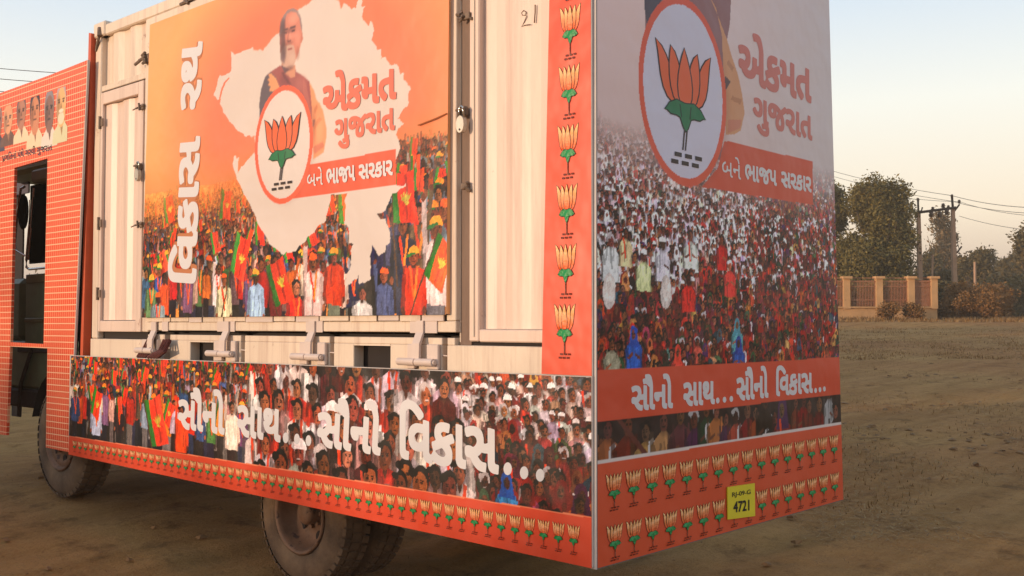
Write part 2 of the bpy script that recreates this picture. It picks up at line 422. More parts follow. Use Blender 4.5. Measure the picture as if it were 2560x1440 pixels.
# ------------------------------------------------------------------ lettering
TXT = {}
def text2d(body, bold):
    key = (body, bold)
    if key in TXT: return TXT[key]
    c = bpy.data.curves.new('lettering', 'FONT'); c.body = body; c.size = 1; c.fill_mode = 'FRONT'; c.resolution_u = 4
    o = bpy.data.objects.new('lettering', c); COL.objects.link(o)
    bpy.context.view_layer.update()
    me = bpy.data.meshes.new_from_object(o.evaluated_get(bpy.context.evaluated_depsgraph_get()))
    V = np.array([v.co[:2] for v in me.vertices]).reshape(-1, 2); Fc = [list(p.vertices) for p in me.polygons]
    bpy.data.objects.remove(o); bpy.data.curves.remove(c); bpy.data.meshes.remove(me)
    # merge doubles so that only the true outline counts as boundary
    key2 = {}; rem = []; W = []
    for v in V:
        k = (round(v[0], 5), round(v[1], 5))
        if k not in key2: key2[k] = len(W); W.append(v)
        rem.append(key2[k])
    V = np.array(W); Fc = [[rem[i] for i in f] for f in Fc]; Fc = [f for f in Fc if len(set(f)) == len(f)]
    # directed outline edges -> signed distance field -> filled marching squares (gives the ink weight)
    dire = {}
    for f in Fc:
        ar = sum(V[a][0] * V[b][1] - V[b][0] * V[a][1] for a, b in zip(f, f[1:] + f[:1]))
        if ar < 0: f = f[::-1]
        for a, b in zip(f, f[1:] + f[:1]): dire[(a, b)] = dire.get((a, b), 0) + 1
    E_ = [(a, b) for (a, b) in dire if (b, a) not in dire]
    A = np.array([V[a] for a, b in E_]); Bq = np.array([V[b] for a, b in E_])
    st = .0125; x0, y0 = V.min(0) - bold - 2 * st; x1, y1 = V.max(0) + bold + 2 * st
    gx = np.arange(x0, x1 + st, st); gy = np.arange(y0, y1 + st, st); X, Y = np.meshgrid(gx, gy)
    dist = np.full(X.shape, 9.0); wnd = np.zeros(X.shape, int)
    for (ax, ay), (bx, by) in zip(A, Bq):
        dx, dy = bx - ax, by - ay; L2 = dx * dx + dy * dy + 1e-12
        i0 = max(0, int((min(ax, bx) - .1 - x0) / st)); i1 = int((max(ax, bx) + .1 - x0) / st) + 2
        j0 = max(0, int((min(ay, by) - .1 - y0) / st)); j1 = int((max(ay, by) + .1 - y0) / st) + 2
        xs, ys = X[j0:j1, i0:i1], Y[j0:j1, i0:i1]
        t = (((xs - ax) * dx + (ys - ay) * dy) / L2).clip(0, 1)
        dist[j0:j1, i0:i1] = np.minimum(dist[j0:j1, i0:i1], (np.abs(xs - ax - t * dx) ** 5 + np.abs(ys - ay - t * dy) ** 5) ** .2)
        if ay != by:
            j0 = max(0, int(math.floor((min(ay, by) - y0) / st))); j1 = int((max(ay, by) - y0) / st) + 2
            yy = gy[j0:j1][:, None]; cr = (ay > yy) != (by > yy); xi = ax + (yy - ay) * dx / dy
            wnd[j0:j1] += np.where(cr & (X[j0:j1] < xi), 1 if by > ay else -1, 0)
    f = np.where(wnd != 0, dist, -dist) + bold
    VV = []; FF = []; vid = {}
    def vtx(x, y):
        k = (round(x, 5), round(y, 5))
        if k not in vid: vid[k] = len(VV); VV.append((x, y, 0.0))
        return vid[k]
    ny, nx = f.shape; pos = f > 0; full = pos[:-1, :-1] & pos[1:, :-1] & pos[:-1, 1:] & pos[1:, 1:]; some = pos[:-1, :-1] | pos[1:, :-1] | pos[:-1, 1:] | pos[1:, 1:]
    for j in range(ny - 1):
        i = 0
        while i < nx - 1:
            if full[j, i]:
                k = i
                while k < nx - 1 and full[j, k]: k += 1
                FF.append([vtx(gx[i], gy[j]), vtx(gx[k], gy[j]), vtx(gx[k], gy[j + 1]), vtx(gx[i], gy[j + 1])]); i = k; continue
            if some[j, i]:
                cs = [(gx[i], gy[j], f[j, i]), (gx[i + 1], gy[j], f[j, i + 1]), (gx[i + 1], gy[j + 1], f[j + 1, i + 1]), (gx[i], gy[j + 1], f[j + 1, i])]; P = []
                for q in range(4):
                    c, d = cs[q], cs[(q + 1) % 4]
                    if c[2] > 0: P.append(vtx(c[0], c[1]))
                    if (c[2] > 0) != (d[2] > 0):
                        t = c[2] / (c[2] - d[2]); P.append(vtx(c[0] + (d[0] - c[0]) * t, c[1] + (d[1] - c[1]) * t))
                P = [p for q, p in enumerate(P) if p != P[q - 1]]
                if len(P) > 2: FF.append(P)
            i += 1
    VV = np.array(VV); TXT[key] = (VV, FF); return TXT[key]
REFH = {}
def word(body, BL, BR, TL, plane, material, parent, off=.0022, bold=.035, ref=None, name='printed_word'):
    VV, FF = text2d(body, bold)
    if bold not in REFH:
        r, _ = text2d('\u0AB8', bold); REFH[bold] = (r[:, 1].max(), r[:, 1].min())
    top, bot = REFH[bold] if ref is None else (VV[:, 1].max(), VV[:, 1].min())
    P0, P1, P2 = [plane(*p) for p in (BL, BR, TL)]
    x0, x1 = VV[:, 0].min(), VV[:, 0].max()
    ex = (P1 - P0) / (x1 - x0); ey = (P2 - P0) / (top - bot)
    nrm = np.array([-1, 0, 0]) if plane in (side, sideb, sidec) else np.array([0, -1, 0])
    W = P0 + np.outer(VV[:, 0] - x0, ex) + np.outer(VV[:, 1] - bot, ey) + nrm * (off + VV[:, 2:3] * .0004)
    return mobj(name, W, FF, material, parent)
XB = 3.893
def sideb(x, y): return side(x, y, XB)
def sidec(x, y): return side(x, y, XC)
def dotp(c, rx, ry, plane, material, parent, off=.0024):
    n = 20; W = [plane(c[0] + rx * math.cos(2 * math.pi * k / n), c[1] + ry * math.sin(2 * math.pi * k / n)) for k in range(n)]
    nrm = np.array([-1, 0, 0]) if plane in (side, sideb) else np.array([0, -1, 0])
    return mobj('printed_dot', np.array(W) + nrm * off, [list(range(n))], material, parent)

M_WHITE = mat('printed_white_ink', (218, 212, 212), .42, var=.02, scale=3)
M_SAL = mat('printed_salmon_ink', (226, 104, 78), .45, var=.03, scale=3)
M_SALR = mat('printed_pink_ink', (206, 112, 100), .45, var=.03, scale=3)
M_NAVY = mat('printed_navy_ink', (44, 28, 60), .5, var=.05)
M_BLACK = mat('printed_black_ink', (24, 22, 20), .5, var=.05)
M_SHADOW = mat('printed_brown_shadow_ink', (190, 112, 62), .5, var=.05)

# ------------------------------------------------------------------ lotus emblem (unit mesh, x right, y up, z out)
def bez(p0, p1, p2, p3, n=7):
    t = np.linspace(0, 1, n)[:, None]; p0, p1, p2, p3 = map(np.array, (p0, p1, p2, p3))
    return (1 - t) ** 3 * p0 + 3 * (1 - t) ** 2 * t * p1 + 3 * (1 - t) * t * t * p2 + t ** 3 * p3
def dilate(P, w):
    P = np.asarray(P); n = len(P); ar = 0.5 * np.sum(P[:, 0] * np.roll(P[:, 1], -1) - np.roll(P[:, 0], -1) * P[:, 1]); sg = 1 if ar > 0 else -1
    out = []
    for i in range(n):
        d = P[(i + 1) % n] - P[i - 1]; d = d / (np.linalg.norm(d) + 1e-9); out.append(P[i] + np.array([d[1], -d[0]]) * w * sg)
    return np.array(out)
def petals():
    c = np.vstack([bez((0, 1), (-.1, .74), (-.27, .3), (-.09, .0)), bez((.09, 0), (.27, .3), (.1, .74), (0, 1))[:-1]])
    m_ = np.vstack([bez((.31, .97), (.12, .85), (.06, .4), (.02, .02)), bez((.18, 0), (.40, .22), (.37, .68), (.31, .97))[:-1]])
    o_ = np.vstack([bez((.64, 1.0), (.36, .86), (.3, .45), (.1, .02)), bez((.26, 0), (.62, .14), (.53, .64), (.64, 1.0))[:-1]])
    mir = lambda P: (P * [-1, 1])[::-1]
    return [o_, mir(o_), m_, mir(m_), c]
def emblem_mesh(flat, stroke, dashes):
    V = []; Fc = []; Cc = []
    def add(P, z, colf):
        n = len(V)
        for p in P: V.append((p[0], p[1], z)); Cc.append(colf(p))
        Fc.append(list(range(n, n + len(P))))
    dark = lin((52, 30, 28)) if flat else lin((104, 26, 16))
    top = lin((226, 98, 52)) if flat else lin((252, 198, 134)); bot = lin((226, 98, 52)) if flat else lin((230, 88, 28))
    for k, P in enumerate(petals()):
        add(dilate(P, stroke), 2 * k, lambda p: dark)
        add(dilate(P, -stroke * .25), 2 * k + 1, lambda p: bot + (top - bot) * np.clip((p[1] - .12) / .75, 0, 1))
    leaf = np.array([(-.03, .05), (-.2, .08), (-.36, .0), (-.47, -.14), (-.42, -.12), (-.34, -.17), (-.2, -.17), (-.12, -.2), (-.05, -.36), (0, -.42)])
    L = np.vstack([leaf, (leaf * [-1, 1])[::-1][1:]])
    g = lin((24, 112, 66)); g2 = lin((36, 140, 74))
    add(dilate(L, stroke), 10, lambda p: lin((24, 40, 26)))
    add(L, 11, lambda p: g if flat else g2)
    if flat:
        for sx in (-.13, .13): add(np.array([(sx - .012, .02), (sx + .012, .02), (sx * .75 + .012, -.2), (sx * .75 - .012, -.2)]), 12, lambda p: lin((20, 50, 30)))
        for sx in (-.03, .03): add(np.array([(sx - .014, -.4), (sx + .014, -.4), (sx - .05 + .014, -.75), (sx - .05 - .014, -.75)]), 9, lambda p: dark)
    else:
        add(np.array([(-.03, -.38), (.03, -.38), (.025, -.82), (-.025, -.82)]), 9, lambda p: lin((110, 44, 24)))
    if dashes:
        for j, yy in enumerate((-.84, -.97)):
            for k in (-1, 0, 1):
                cx = k * .24 + (.05 if j == 0 else -.03); add(np.array([(cx - .08, yy + .035), (cx + .08, yy + .035), (cx + .08, yy - .035), (cx - .08, yy - .035)]), 9, lambda p: lin((46, 26, 24)) if flat else lin((110, 36, 22)))
    return np.array(V), Fc, np.array(Cc)
def colored(name, V, Fc, Cc, parent=None, loc=None):
    o = mobj(name, V, Fc, M_PRINT, parent, loc=loc)
    at = o.data.color_attributes.new('Col', 'FLOAT_COLOR', 'POINT')
    rg = np.ones((len(Cc), 4), np.float32); rg[:, :3] = Cc; at.data.foreach_set('color', rg.reshape(-1)); return o
def big_emblem(bottom, tip, lt, rt, plane, parent, off):
    V, Fc, Cc = emblem_mesh(True, .022, True)
    B, T, L, R = [plane(*p) for p in (bottom, tip, lt, rt)]
    ex = (R - L) / 1.28; ey = T - B; nrm = np.array([-1, 0, 0]) if plane is not rear else np.array([0, -1, 0])
    W = B + np.outer(V[:, 0], ex) + np.outer(V[:, 1], ey) + np.outer(V[:, 2] * .00013 + off, nrm)
    return colored('lotus_emblem', W, Fc, Cc, parent)
SE_V, SE_F, SE_C = emblem_mesh(False, .024, True)
def small_mesh(kind):
    W = np.zeros_like(SE_V)
    if kind == 's': W[:, 0] = -SE_V[:, 2] * .0003 / .1; W[:, 1] = -SE_V[:, 0]; W[:, 2] = SE_V[:, 1]
    else: W[:, 1] = -SE_V[:, 2] * .0003 / .1; W[:, 0] = SE_V[:, 0]; W[:, 2] = SE_V[:, 1]
    return W
_sm = {}
def small_emblem(kind, pos, sw, sh_, parent):
    """pos world of the petal base, sw width of unit, sh_ height of unit (metres)"""
    if kind not in _sm:
        o = colored('lotus_emblem', small_mesh(kind), SE_F, SE_C, None); _sm[kind] = o.data
    else:
        o = bpy.data.objects.new('lotus_emblem', _sm[kind]); COL.objects.link(o)
    o.parent = parent; o.location = np.array(pos) - wloc(parent)
    o.scale = (.1, sw, sh_) if kind == 's' else (sw, .1, sh_)
    return o

# ================================================================== GROUND
def gz(x, y):
    d = x * F0[0] + y * F0[1]; l = x * RT[0] + y * RT[1]
    dd = np.maximum(d, -20)
    z = .045 + .044 * (np.minimum(dd, 52.0) - 6.7) + .004 * np.maximum(dd - 52, 0) - .3 * 0
    z = np.where(dd < 6.7, .045 + .02 * (dd - 6.7), z)
    fw = side(147, 1100, 4.0)
    z = z + .14 * np.exp(-((x - fw[0] - .6) ** 2 + (y - fw[1]) ** 2) / 2.2 ** 2)
    return z
def make_ground():
    d = np.concatenate([np.linspace(-12, 3, 20)[:-1], np.linspace(3, 16, 230)[:-1], np.geomspace(16, 60, 200)[:-1], np.geomspace(60, 500, 50)])
    tt = np.linspace(-1, 1, 261)
    D, T = np.meshgrid(d, tt, indexing='ij')
    half = 8 + np.abs(D) * .9
    Lt = T * half + np.maximum(D, 0) * .02
    X = D * F0[0] + Lt * RT[0]; Y = D * F0[1] + Lt * RT[1]
    Z = gz(X, Y)
    rng = np.random.default_rng(3)
    def wn(fx, s):
        g = rng.random((256, 256)); a = (X * fx) % 255; b = (Y * fx) % 255
        ai = a.astype(int); bi = b.astype(int); af = a - ai; bf = b - bi; af = af * af * (3 - 2 * af); bf = bf * bf * (3 - 2 * bf)
        return s * ((g[ai, bi] * (1 - af) + g[(ai + 1) % 256, bi] * af) * (1 - bf) + (g[ai, (bi + 1) % 256] * (1 - af) + g[(ai + 1) % 256, (bi + 1) % 256] * af) * bf - .5)
    near = np.clip((60 - D) / 40, 0, 1)
    Z = Z + wn(.35, .05) * np.clip((D - 9) / 8, 0, 1) * near + (wn(2.1, .028) + wn(5.3, .018) + wn(11.7, .010)) * near
    # worn tyre tracks crossing to the right, and a low bank before the wall
    A = rear_ground(2110, 1190); B = rear_ground(2540, 1060)
    tv = (B - A) / np.linalg.norm(B - A); nv = np.array([-tv[1], tv[0]])
    q = (X - A[0]) * nv[0] + (Y - A[1]) * nv[1]
    for off in (-.9, -.3, .35, 1.1, 1.7):
        Z -= .036 * np.exp(-((q - off + .1 * np.sin(X * .7)) / .16) ** 2) * near
    Z += .10 * np.exp(-((D - 46.0) / 1.6) ** 2)
    n0, n1 = D.shape; idx = np.arange(n0 * n1).reshape(n0, n1)
    Q = np.stack([idx[:-1, :-1], idx[:-1, 1:], idx[1:, 1:], idx[1:, :-1]], -1).reshape(-1, 4)[:, ::-1]
    me = bpy.data.meshes.new('ground'); P = np.stack([X, Y, Z], -1).reshape(-1, 3)
    me.vertices.add(len(P)); me.vertices.foreach_set('co', P.reshape(-1).astype(np.float32))
    me.loops.add(Q.size); me.loops.foreach_set('vertex_index', Q.reshape(-1).astype(np.int32))
    me.polygons.add(len(Q)); me.polygons.foreach_set('loop_start', (np.arange(len(Q)) * 4).astype(np.int32))
    me.polygons.foreach_set('use_smooth', np.ones(len(Q), bool)); me.update(calc_edges=True)
    M = bpy.data.materials.new('dry_earth'); M.use_nodes = True; nt = M.node_tree; b = nt.nodes['Principled BSDF']; b.inputs['Roughness'].default_value = .95
    b.inputs['Specular IOR Level'].default_value = .15
    tc = nt.nodes.new('ShaderNodeTexCoord')
    def noise(sc, det, vec=None, ro=.6):
        n = nt.nodes.new('ShaderNodeTexNoise'); n.inputs['Scale'].default_value = sc; n.inputs['Detail'].default_value = det; n.inputs['Roughness'].default_value = ro
        nt.links.new(vec if vec is not None else tc.outputs['Object'], n.inputs['Vector']); return n.outputs[0]
    def ramp(src, stops):
        r = nt.nodes.new('ShaderNodeValToRGB'); nt.links.new(src, r.inputs[0])
        while len(r.color_ramp.elements) < len(stops): r.color_ramp.elements.new(.5)
        for e, (p, c) in zip(r.color_ramp.elements, stops): e.position = p; e.color = (*lin(c), 1)
        return r.outputs[0]
    def mix(f, a, b_):
        mx = nt.nodes.new('ShaderNodeMix'); mx.data_type = 'RGBA'
        if isinstance(f, float): mx.inputs[0].default_value = f
        else: nt.links.new(f, mx.inputs[0])
        nt.links.new(a, mx.inputs[6]); nt.links.new(b_, mx.inputs[7]); return mx.outputs[2]
    mp = nt.nodes.new('ShaderNodeMapping'); mp.vector_type = 'POINT'
    mp.inputs['Rotation'].default_value = (0, 0, -math.atan2(tv[1], tv[0])); mp.inputs['Scale'].default_value = (.35, 3.2, 1)
    nt.links.new(tc.outputs['Object'], mp.inputs[0])
    c1 = ramp(noise(.5, 8), [(.3, (146, 94, 52)), (.5, (176, 120, 64)), (.7, (190, 140, 76))])
    c2 = ramp(noise(9, 10, None, .75), [(.3, (100, 60, 34)), (.5, (170, 114, 62)), (.72, (208, 154, 88))])
    c3 = ramp(noise(1.1, 6, mp.outputs[0]), [(.38, (132, 86, 52)), (.62, (190, 138, 92))])
    c = mix(.5, c1, c2)
    c = mix(.45, c, c3)
    olive = ramp(noise(.16, 5, None, .6), [(.42, (150, 106, 62)), (.6, (170, 142, 84))])
    c = mix(.30, c, olive)
    dk = ramp(noise(2.6, 8, None, .7), [(.34, (120, 110, 100)), (.46, (255, 255, 255))])
    m9 = nt.nodes.new('ShaderNodeMix'); m9.data_type = 'RGBA'; m9.blend_type = 'MULTIPLY'; m9.inputs[0].default_value = .5
    nt.links.new(c, m9.inputs[6]); nt.links.new(dk, m9.inputs[7]); c = m9.outputs[2]
    fine = ramp(noise(55, 6, None, .8), [(.36, (30, 30, 30)), (.47, (255, 255, 255))])
    mm = nt.nodes.new('ShaderNodeMix'); mm.data_type = 'RGBA'; mm.blend_type = 'MULTIPLY'; mm.inputs[0].default_value = .35
    nt.links.new(c, mm.inputs[6]); nt.links.new(fine, mm.inputs[7]); nt.links.new(mm.outputs[2], b.inputs['Base Color'])
    bp = nt.nodes.new('ShaderNodeBump'); bp.inputs['Strength'].default_value = 1.0; bp.inputs['Distance'].default_value = .045
    nt.links.new(noise(14, 12, None, .75), bp.inputs['Height']); nt.links.new(bp.outputs[0], b.inputs['Normal'])
    me.materials.append(M)
    o = bpy.data.objects.new('ground', me); COL.objects.link(o); o['kind'] = 'structure'
    return o
def rear_ground(px, py):
    r = ray(px, py); t = 5.0
    for _ in range(60):
        p = CPOS + r * t; z = float(gz(p[0], p[1])); t += (p[2] - z) / (-r[2] + .044) * .8
    return (CPOS + r * t)[:2]
make_ground()

# ================================================================== CONTAINER TRUCK
M_CREAM = mat('cream_container_paint', (230, 207, 184), .45, var=.06, scale=1.6, bump=.3, bscale=30, dirt=((160, 118, 98), .64, 5.0), streak=(176, 140, 122), stretch=(1, 1, .35))
M_CREAM2 = mat('cream_door_paint', (230, 202, 184), .42, var=.05, scale=2.2, bump=.2, bscale=26, dirt=((170, 132, 112), .655, 4.0), streak=(190, 158, 142), stretch=(1, 1, .25))
M_PATCH = mat('lilac_primer_patch_paint', (216, 194, 182), .5, var=.06, scale=5, dirt=((120, 80, 64), .72, 14.0))
M_DARK = mat('dark_steel_and_gap_shade', (34, 22, 20), .8, var=.1)  # dark parts, and sheets that give gaps and holes their shade by colour
M_RUST = mat('rusty_chassis_steel', (62, 44, 36), .85, var=.15, scale=9, bump=.4)
M_ORANGE_ST = mat('orange_painted_steel', (206, 84, 44), .5, var=.08, scale=6, dirt=((90, 44, 34), .66, 12))
M_STEEL = mat('worn_bare_steel', (196, 186, 174), .35, metal=.4, var=.1, scale=30)
M_LATCH = mat('grimy_latch_steel', (128, 104, 86), .6, metal=.1, var=.2, scale=40, bump=.4, bscale=90)
M_CHROME = mat('polished_steel', (200, 195, 188), .15, metal=1.0, var=.03)
M_TYRE = mat('dusty_tyre_rubber', (124, 98, 74), .95, var=.14, scale=5, bump=.5, bscale=60, col2=(78, 60, 46))
M_RIM = mat('dusty_painted_rim', (128, 92, 68), .7, var=.18, scale=11, bump=.2, dirt=((58, 38, 32), .56, 8))
M_CABG = mat('dark_green_cab_paint', (112, 124, 92), .5, var=.15, scale=4, dirt=((96, 84, 62), .62, 9))
M_CABY = mat('olive_cream_cab_paint', (112, 100, 60), .55, var=.15, scale=5)
M_GLASS = mat('dark_cab_window_glass', (16, 14, 15), .5, var=.05, spec=0.0)
M_VIOLET = mat('grey_violet_panel_paint', (92, 88, 104), .8, var=.08, scale=3)
M_ROPE = mat('dark_red_cloth_rope', (96, 44, 40), .9, var=.2, scale=25, bump=.6, bscale=120)

YF = 8.10          # front end of the container
ZB, ZT = 1.50, 4.15
truck = root('container_truck', 'cream shipping container truck covered in orange printed boards, parked on dry earth', 'truck', (5.1, 5.6, float(gz(5.1, 5.6))))

# container shell: roof, far side, front end, back end, floor
b = MB()
b.box(XC + .05, 6.33, YR + .12, YF, ZT - .03, ZT)                   # roof
b.box(6.28, 6.33, YR + .12, YF, ZB, ZT - .03)
b.box(XC + .10, 6.28, YF - .05, YF - .012, ZB, ZT - .03)
b.box(XC + .10, 6.28, YR + .12, YR + .16, ZB, ZT - .03)
b.box(XC + .10, 6.28, YR + .16, YF - .05, ZB + .05, ZB + .10)
b.obj('container_shell', M_CREAM, truck)
# frame
b = MB()
b.box(XC, XC + .1, YR + .1, YF, 4.06, ZT, .01)                        # top rail
b.box(XC, XC + .1, 8.0, YF, 1.645, 4.058, .008)                      # front corner post
b.box(XC, XC + .1, 7.212, 7.30, 1.70, 4.058, .006)                   # seam post
b.box(XC + .02, XC + .1, 3.952, 3.958, 1.66, 4.058)
b.obj('container_frame', M_CREAM, truck)
b = MB(); b.box(XC + .12, XC + .14, 3.0, 8.0, 1.56, 1.70); b.obj('floor_gap', M_DARK, truck)
# seam between shutter and rear door: the gap's darkness put in as a brown strip
b = MB(); b.box(XC + .022, XC + .09, 3.873, 3.957, 1.645, 4.058); b.obj('seam_recess', mat('seam_gap_brown', (138, 112, 96), .8, var=.15, scale=12, stretch=(1, 1, .2)), truck)
# corner casting on top of the post
b = MB(); b.box(XC - .012, XC + .16, 7.93, YF + .02, 4.06, 4.18, .012); b.obj('corner_casting', M_CREAM, truck)

def corrugated(x, y0, y1, z0, z1, pitch, depth, phase=0.0):
    """trapezoidal sheet between y0<y1, ribs proud towards -x"""
    b = MB(); V = []; ys = []
    y = y0; k = 0
    seq = [(0, 0), (.28, 0), (.5, 1), (.78, 1)]
    prof = []
    i = -1
    while True:
        for f, h in seq:
            yy = y0 + (i + f) * pitch + phase
            if yy < y0 or yy > y1: continue
            prof.append((yy, h))
        i += 1
        if y0 + i * pitch + phase > y1: break
    prof = [(y0, prof[0][1])] + prof + [(y1, prof[-1][1])]
    for yy, h in prof: V += [(x - depth * h, yy, z0), (x - depth * h, yy, z1)]
    n = len(prof)
    Fc = [(2 * i, 2 * i + 1, 2 * i + 3, 2 * i + 2) for i in range(n - 1)]
    # closing lips at top and bottom
    m0 = len(V)
    for yy, h in prof: V += [(x + .02, yy, z0), (x + .02, yy, z1)]
    Fc += [(2 * i, m0 + 2 * i, m0 + 2 * i + 2, 2 * i + 2) for i in range(n - 1)] + [(2 * i + 1, m0 + 2 * i + 1, m0 + 2 * i + 3, 2 * i + 3) for i in range(n - 1)]
    b.add(V, Fc); return b
# fixed upper panel beside the post
b = corrugated(XC + .045, 7.30, 8.0, 3.66, 4.06, .27, .022, .06); b.obj('upper_wall_panel', M_CREAM, truck)
b = MB(); b.box(XC + .008, XC + .05, 7.30, 8.0, 3.615, 3.66, .004); b.obj('door_header', M_CREAM, truck)
# small side door
door = None
b = corrugated(XC + .04, 7.40, 7.95, 1.79, 3.50, .27, .018, .05); door = b.obj('side_door', M_CREAM2, truck)
b = MB()
for (a0, a1, c0, c1) in ((7.315, 7.395, 1.70, 3.60), (7.955, 7.99, 1.70, 3.60), (7.395, 7.955, 3.505, 3.60), (7.395, 7.955, 1.70, 1.785)):
    b.box(XC - .004, XC + .045, a0, a1, c0, c1, .004)
b.obj('door_frame', M_CREAM2, door)
b = MB(); b.box(XC + .05, XC + .06, 7.30, 8.0, 1.62, 3.63); b.obj('door_shadow_gap', M_DARK, door)
for zz in (sz(243, 310), sz(243, 560), sz(232, 735)):
    b = MB(); b.tube([(XC - .012, 7.985, zz - .05), (XC - .012, 7.985, zz + .05)], .012); b.box(XC - .012, XC - .004, 7.94, 7.985, zz - .03, zz + .03); b.obj('hinge', M_LATCH, door)
for (px, py) in ((352, 268), (348, 562)):
    p = side(px, py, XC - .012)
    b = MB(); b.tube([p + [0, .07, 0], p + [-.006, -.05, .004]], .007, 6); b.tube([p + [-.01, 0, -.025], p + [-.014, .005, .03]], .008, 6); b.box(p[0] - .005, p[0] + .012, p[1] - .045, p[1] + .005, p[2] - .02, p[2] + .02, .003); b.tube([p + [-.012, .03, 0], p + [-.016, .09, -.012]], .005, 5)
    b.obj('bolt_latch', M_LATCH, door)

# big fold-down shutter carrying the banner
b = MB()
b.box(XC - .01, XC + .05, 3.958, 7.205, 1.712, 1.772, .004)
b.box(XC - .01, XC + .05, 3.958, 7.205, 3.99, 4.052, .004)
b.box(XC - .01, XC + .05, 3.958, 4.03, 1.774, 3.988, .004)
b.box(XC - .01, XC + .05, 7.14, 7.205, 1.774, 3.988, .004)
sh_ = b.obj('fold_down_shutter', M_CREAM, truck)
corrugated(XC + .04, 4.03, 7.14, 1.772, 3.99, .25, .03, .04).obj('shutter_sheet', M_CREAM, sh_)
# weld-on patch plates along the lower edge of the shutter
px_ = [383, 432, 478, 512, 565, 620, 690, 745, 805, 880, 950, 1005, 1060, 1118]
rr = random.Random(4)
for a, c in zip(px_[:-1], px_[1:]):
    ya, yc = sy(a, 800), sy(c, 800); 
    b = MB(); b.box(XC - .016 - rr.random() * .006, XC - .010, yc + .008, ya - .004, 1.776 - rr.random() * .008, 1.83, .002)
    b.obj('patch_plate', M_CREAM if rr.random() < .65 else M_PATCH, sh_)
for a, c in ((410, 425), (548, 592), (770, 812), (1030, 1098)):
    b = MB(); b.box(XC - .018, XC - .0105, sy(c, 830), sy(a, 830), 1.706, 1.776, .002); b.obj('patch_plate', M_PATCH, sh_)
# latch clusters on the seam
for (px, py) in ((1163, 40), (1161, 465)):
    p = side(px, py, XC - .015)
    b = MB()
    for k in range(7):
        q = p + np.array([rr.uniform(-.01, .01), rr.uniform(-.035, .035), rr.uniform(-.022, .022)])
        b.tube([q, q + [rr.uniform(-.01, .01), rr.uniform(-.03, .03), rr.uniform(-.02, .02)]], .006 + rr.random() * .005, 6)
    b.box(p[0], p[0] + .02, p[1] - .03, p[1] + .03, p[2] - .018, p[2] + .018, .003); b.obj('seam_latch', M_LATCH, truck)
p = side(358, 150, XC - .02)
b = MB()
b.tube([p + [0, .12, -.015], p + [-.01, -.05, .02]], .012, 7); b.tube([p + [.0, .06, .01], p + [-.01, -.06, -.005]], .010, 7); b.box(p[0], p[0] + .02, p[1] - .08, p[1] - .01, p[2] - .03, p[2] + .04, .004); b.tube([p + [-.01, 0, .03], p + [-.012, -.05, .045]], .012, 6); b.tube([p + [-.01, -.01, -.03], p + [-.012, -.06, -.02]], .011, 6)
b.obj('shutter_toggle', M_LATCH, truck)
# rear side door, fixed
b = corrugated(XC + .05, 3.1, 3.80, 1.73, 4.0, .24, .009, .07); rd = b.obj('rear_side_door', M_CREAM2, truck)
b = MB(); b.box(XC, XC + .055, 3.80, 3.872, 1.665, 4.055, .006); b.box(XC + .002, XC + .055, 3.1, 3.80, 1.662, 1.728, .006); b.obj('door_frame', M_CREAM2, rd)
b = MB(); b.tube([(XC - .002, 3.833, 1.69), (XC - .002, 3.833, 4.05)], .006, 6); b.obj('door_seal_bead', M_CREAM, rd)
b = MB(); b.box(XC + .03, XC + .06, 3.1, 3.95, 1.642, 1.66); b.obj('sill_gap', M_DARK, rd)

# bottom rail with fork pockets and hinge notches
pock = [(sy(978, 885), sy(887, 885)), (sy(536, 870), sy(478, 870))]
notch = [(sy(427, 870), sy(413, 870)), (sy(614, 870), sy(604, 870)), (sy(837, 870), sy(826, 870)), (sy(1120, 880), sy(1107, 880))]
cuts = sorted([(a, c, 'p') for a, c in pock] + [(a, c, 'n') for a, c in notch])
b = MB(); y = YR + .1; 
for a, c, t in cuts:
    b.box(XC - .008, XC + .07, y, a, ZB, 1.643, .004)
    if t == 'p': b.box(XC - .008, XC + .07, a, c, 1.632, 1.643)
    y = c
b.box(XC - .008, XC + .07, y, YF, ZB, 1.643, .004)
for q0, q1 in zip([3.97] + [c for a, c in sorted(notch)], [a for a, c in sorted(notch)] + [7.2]): b.box(XC - .006, XC + .06, q0, q1, 1.6435, 1.682, .003)
b.obj('bottom_rail', M_CREAM, truck)
b = MB()
b.box(XC + .072, XC + .09, YR + .2, 8.0, ZB, 1.643)
b.obj('pocket_recess', M_DARK, truck)
for a, c in notch:
    b = MB(); b.tube([(XC - .002, a, 1.585), (XC - .002, c, 1.587)], .004, 5); b.obj('weld_wire', M_PATCH, truck)
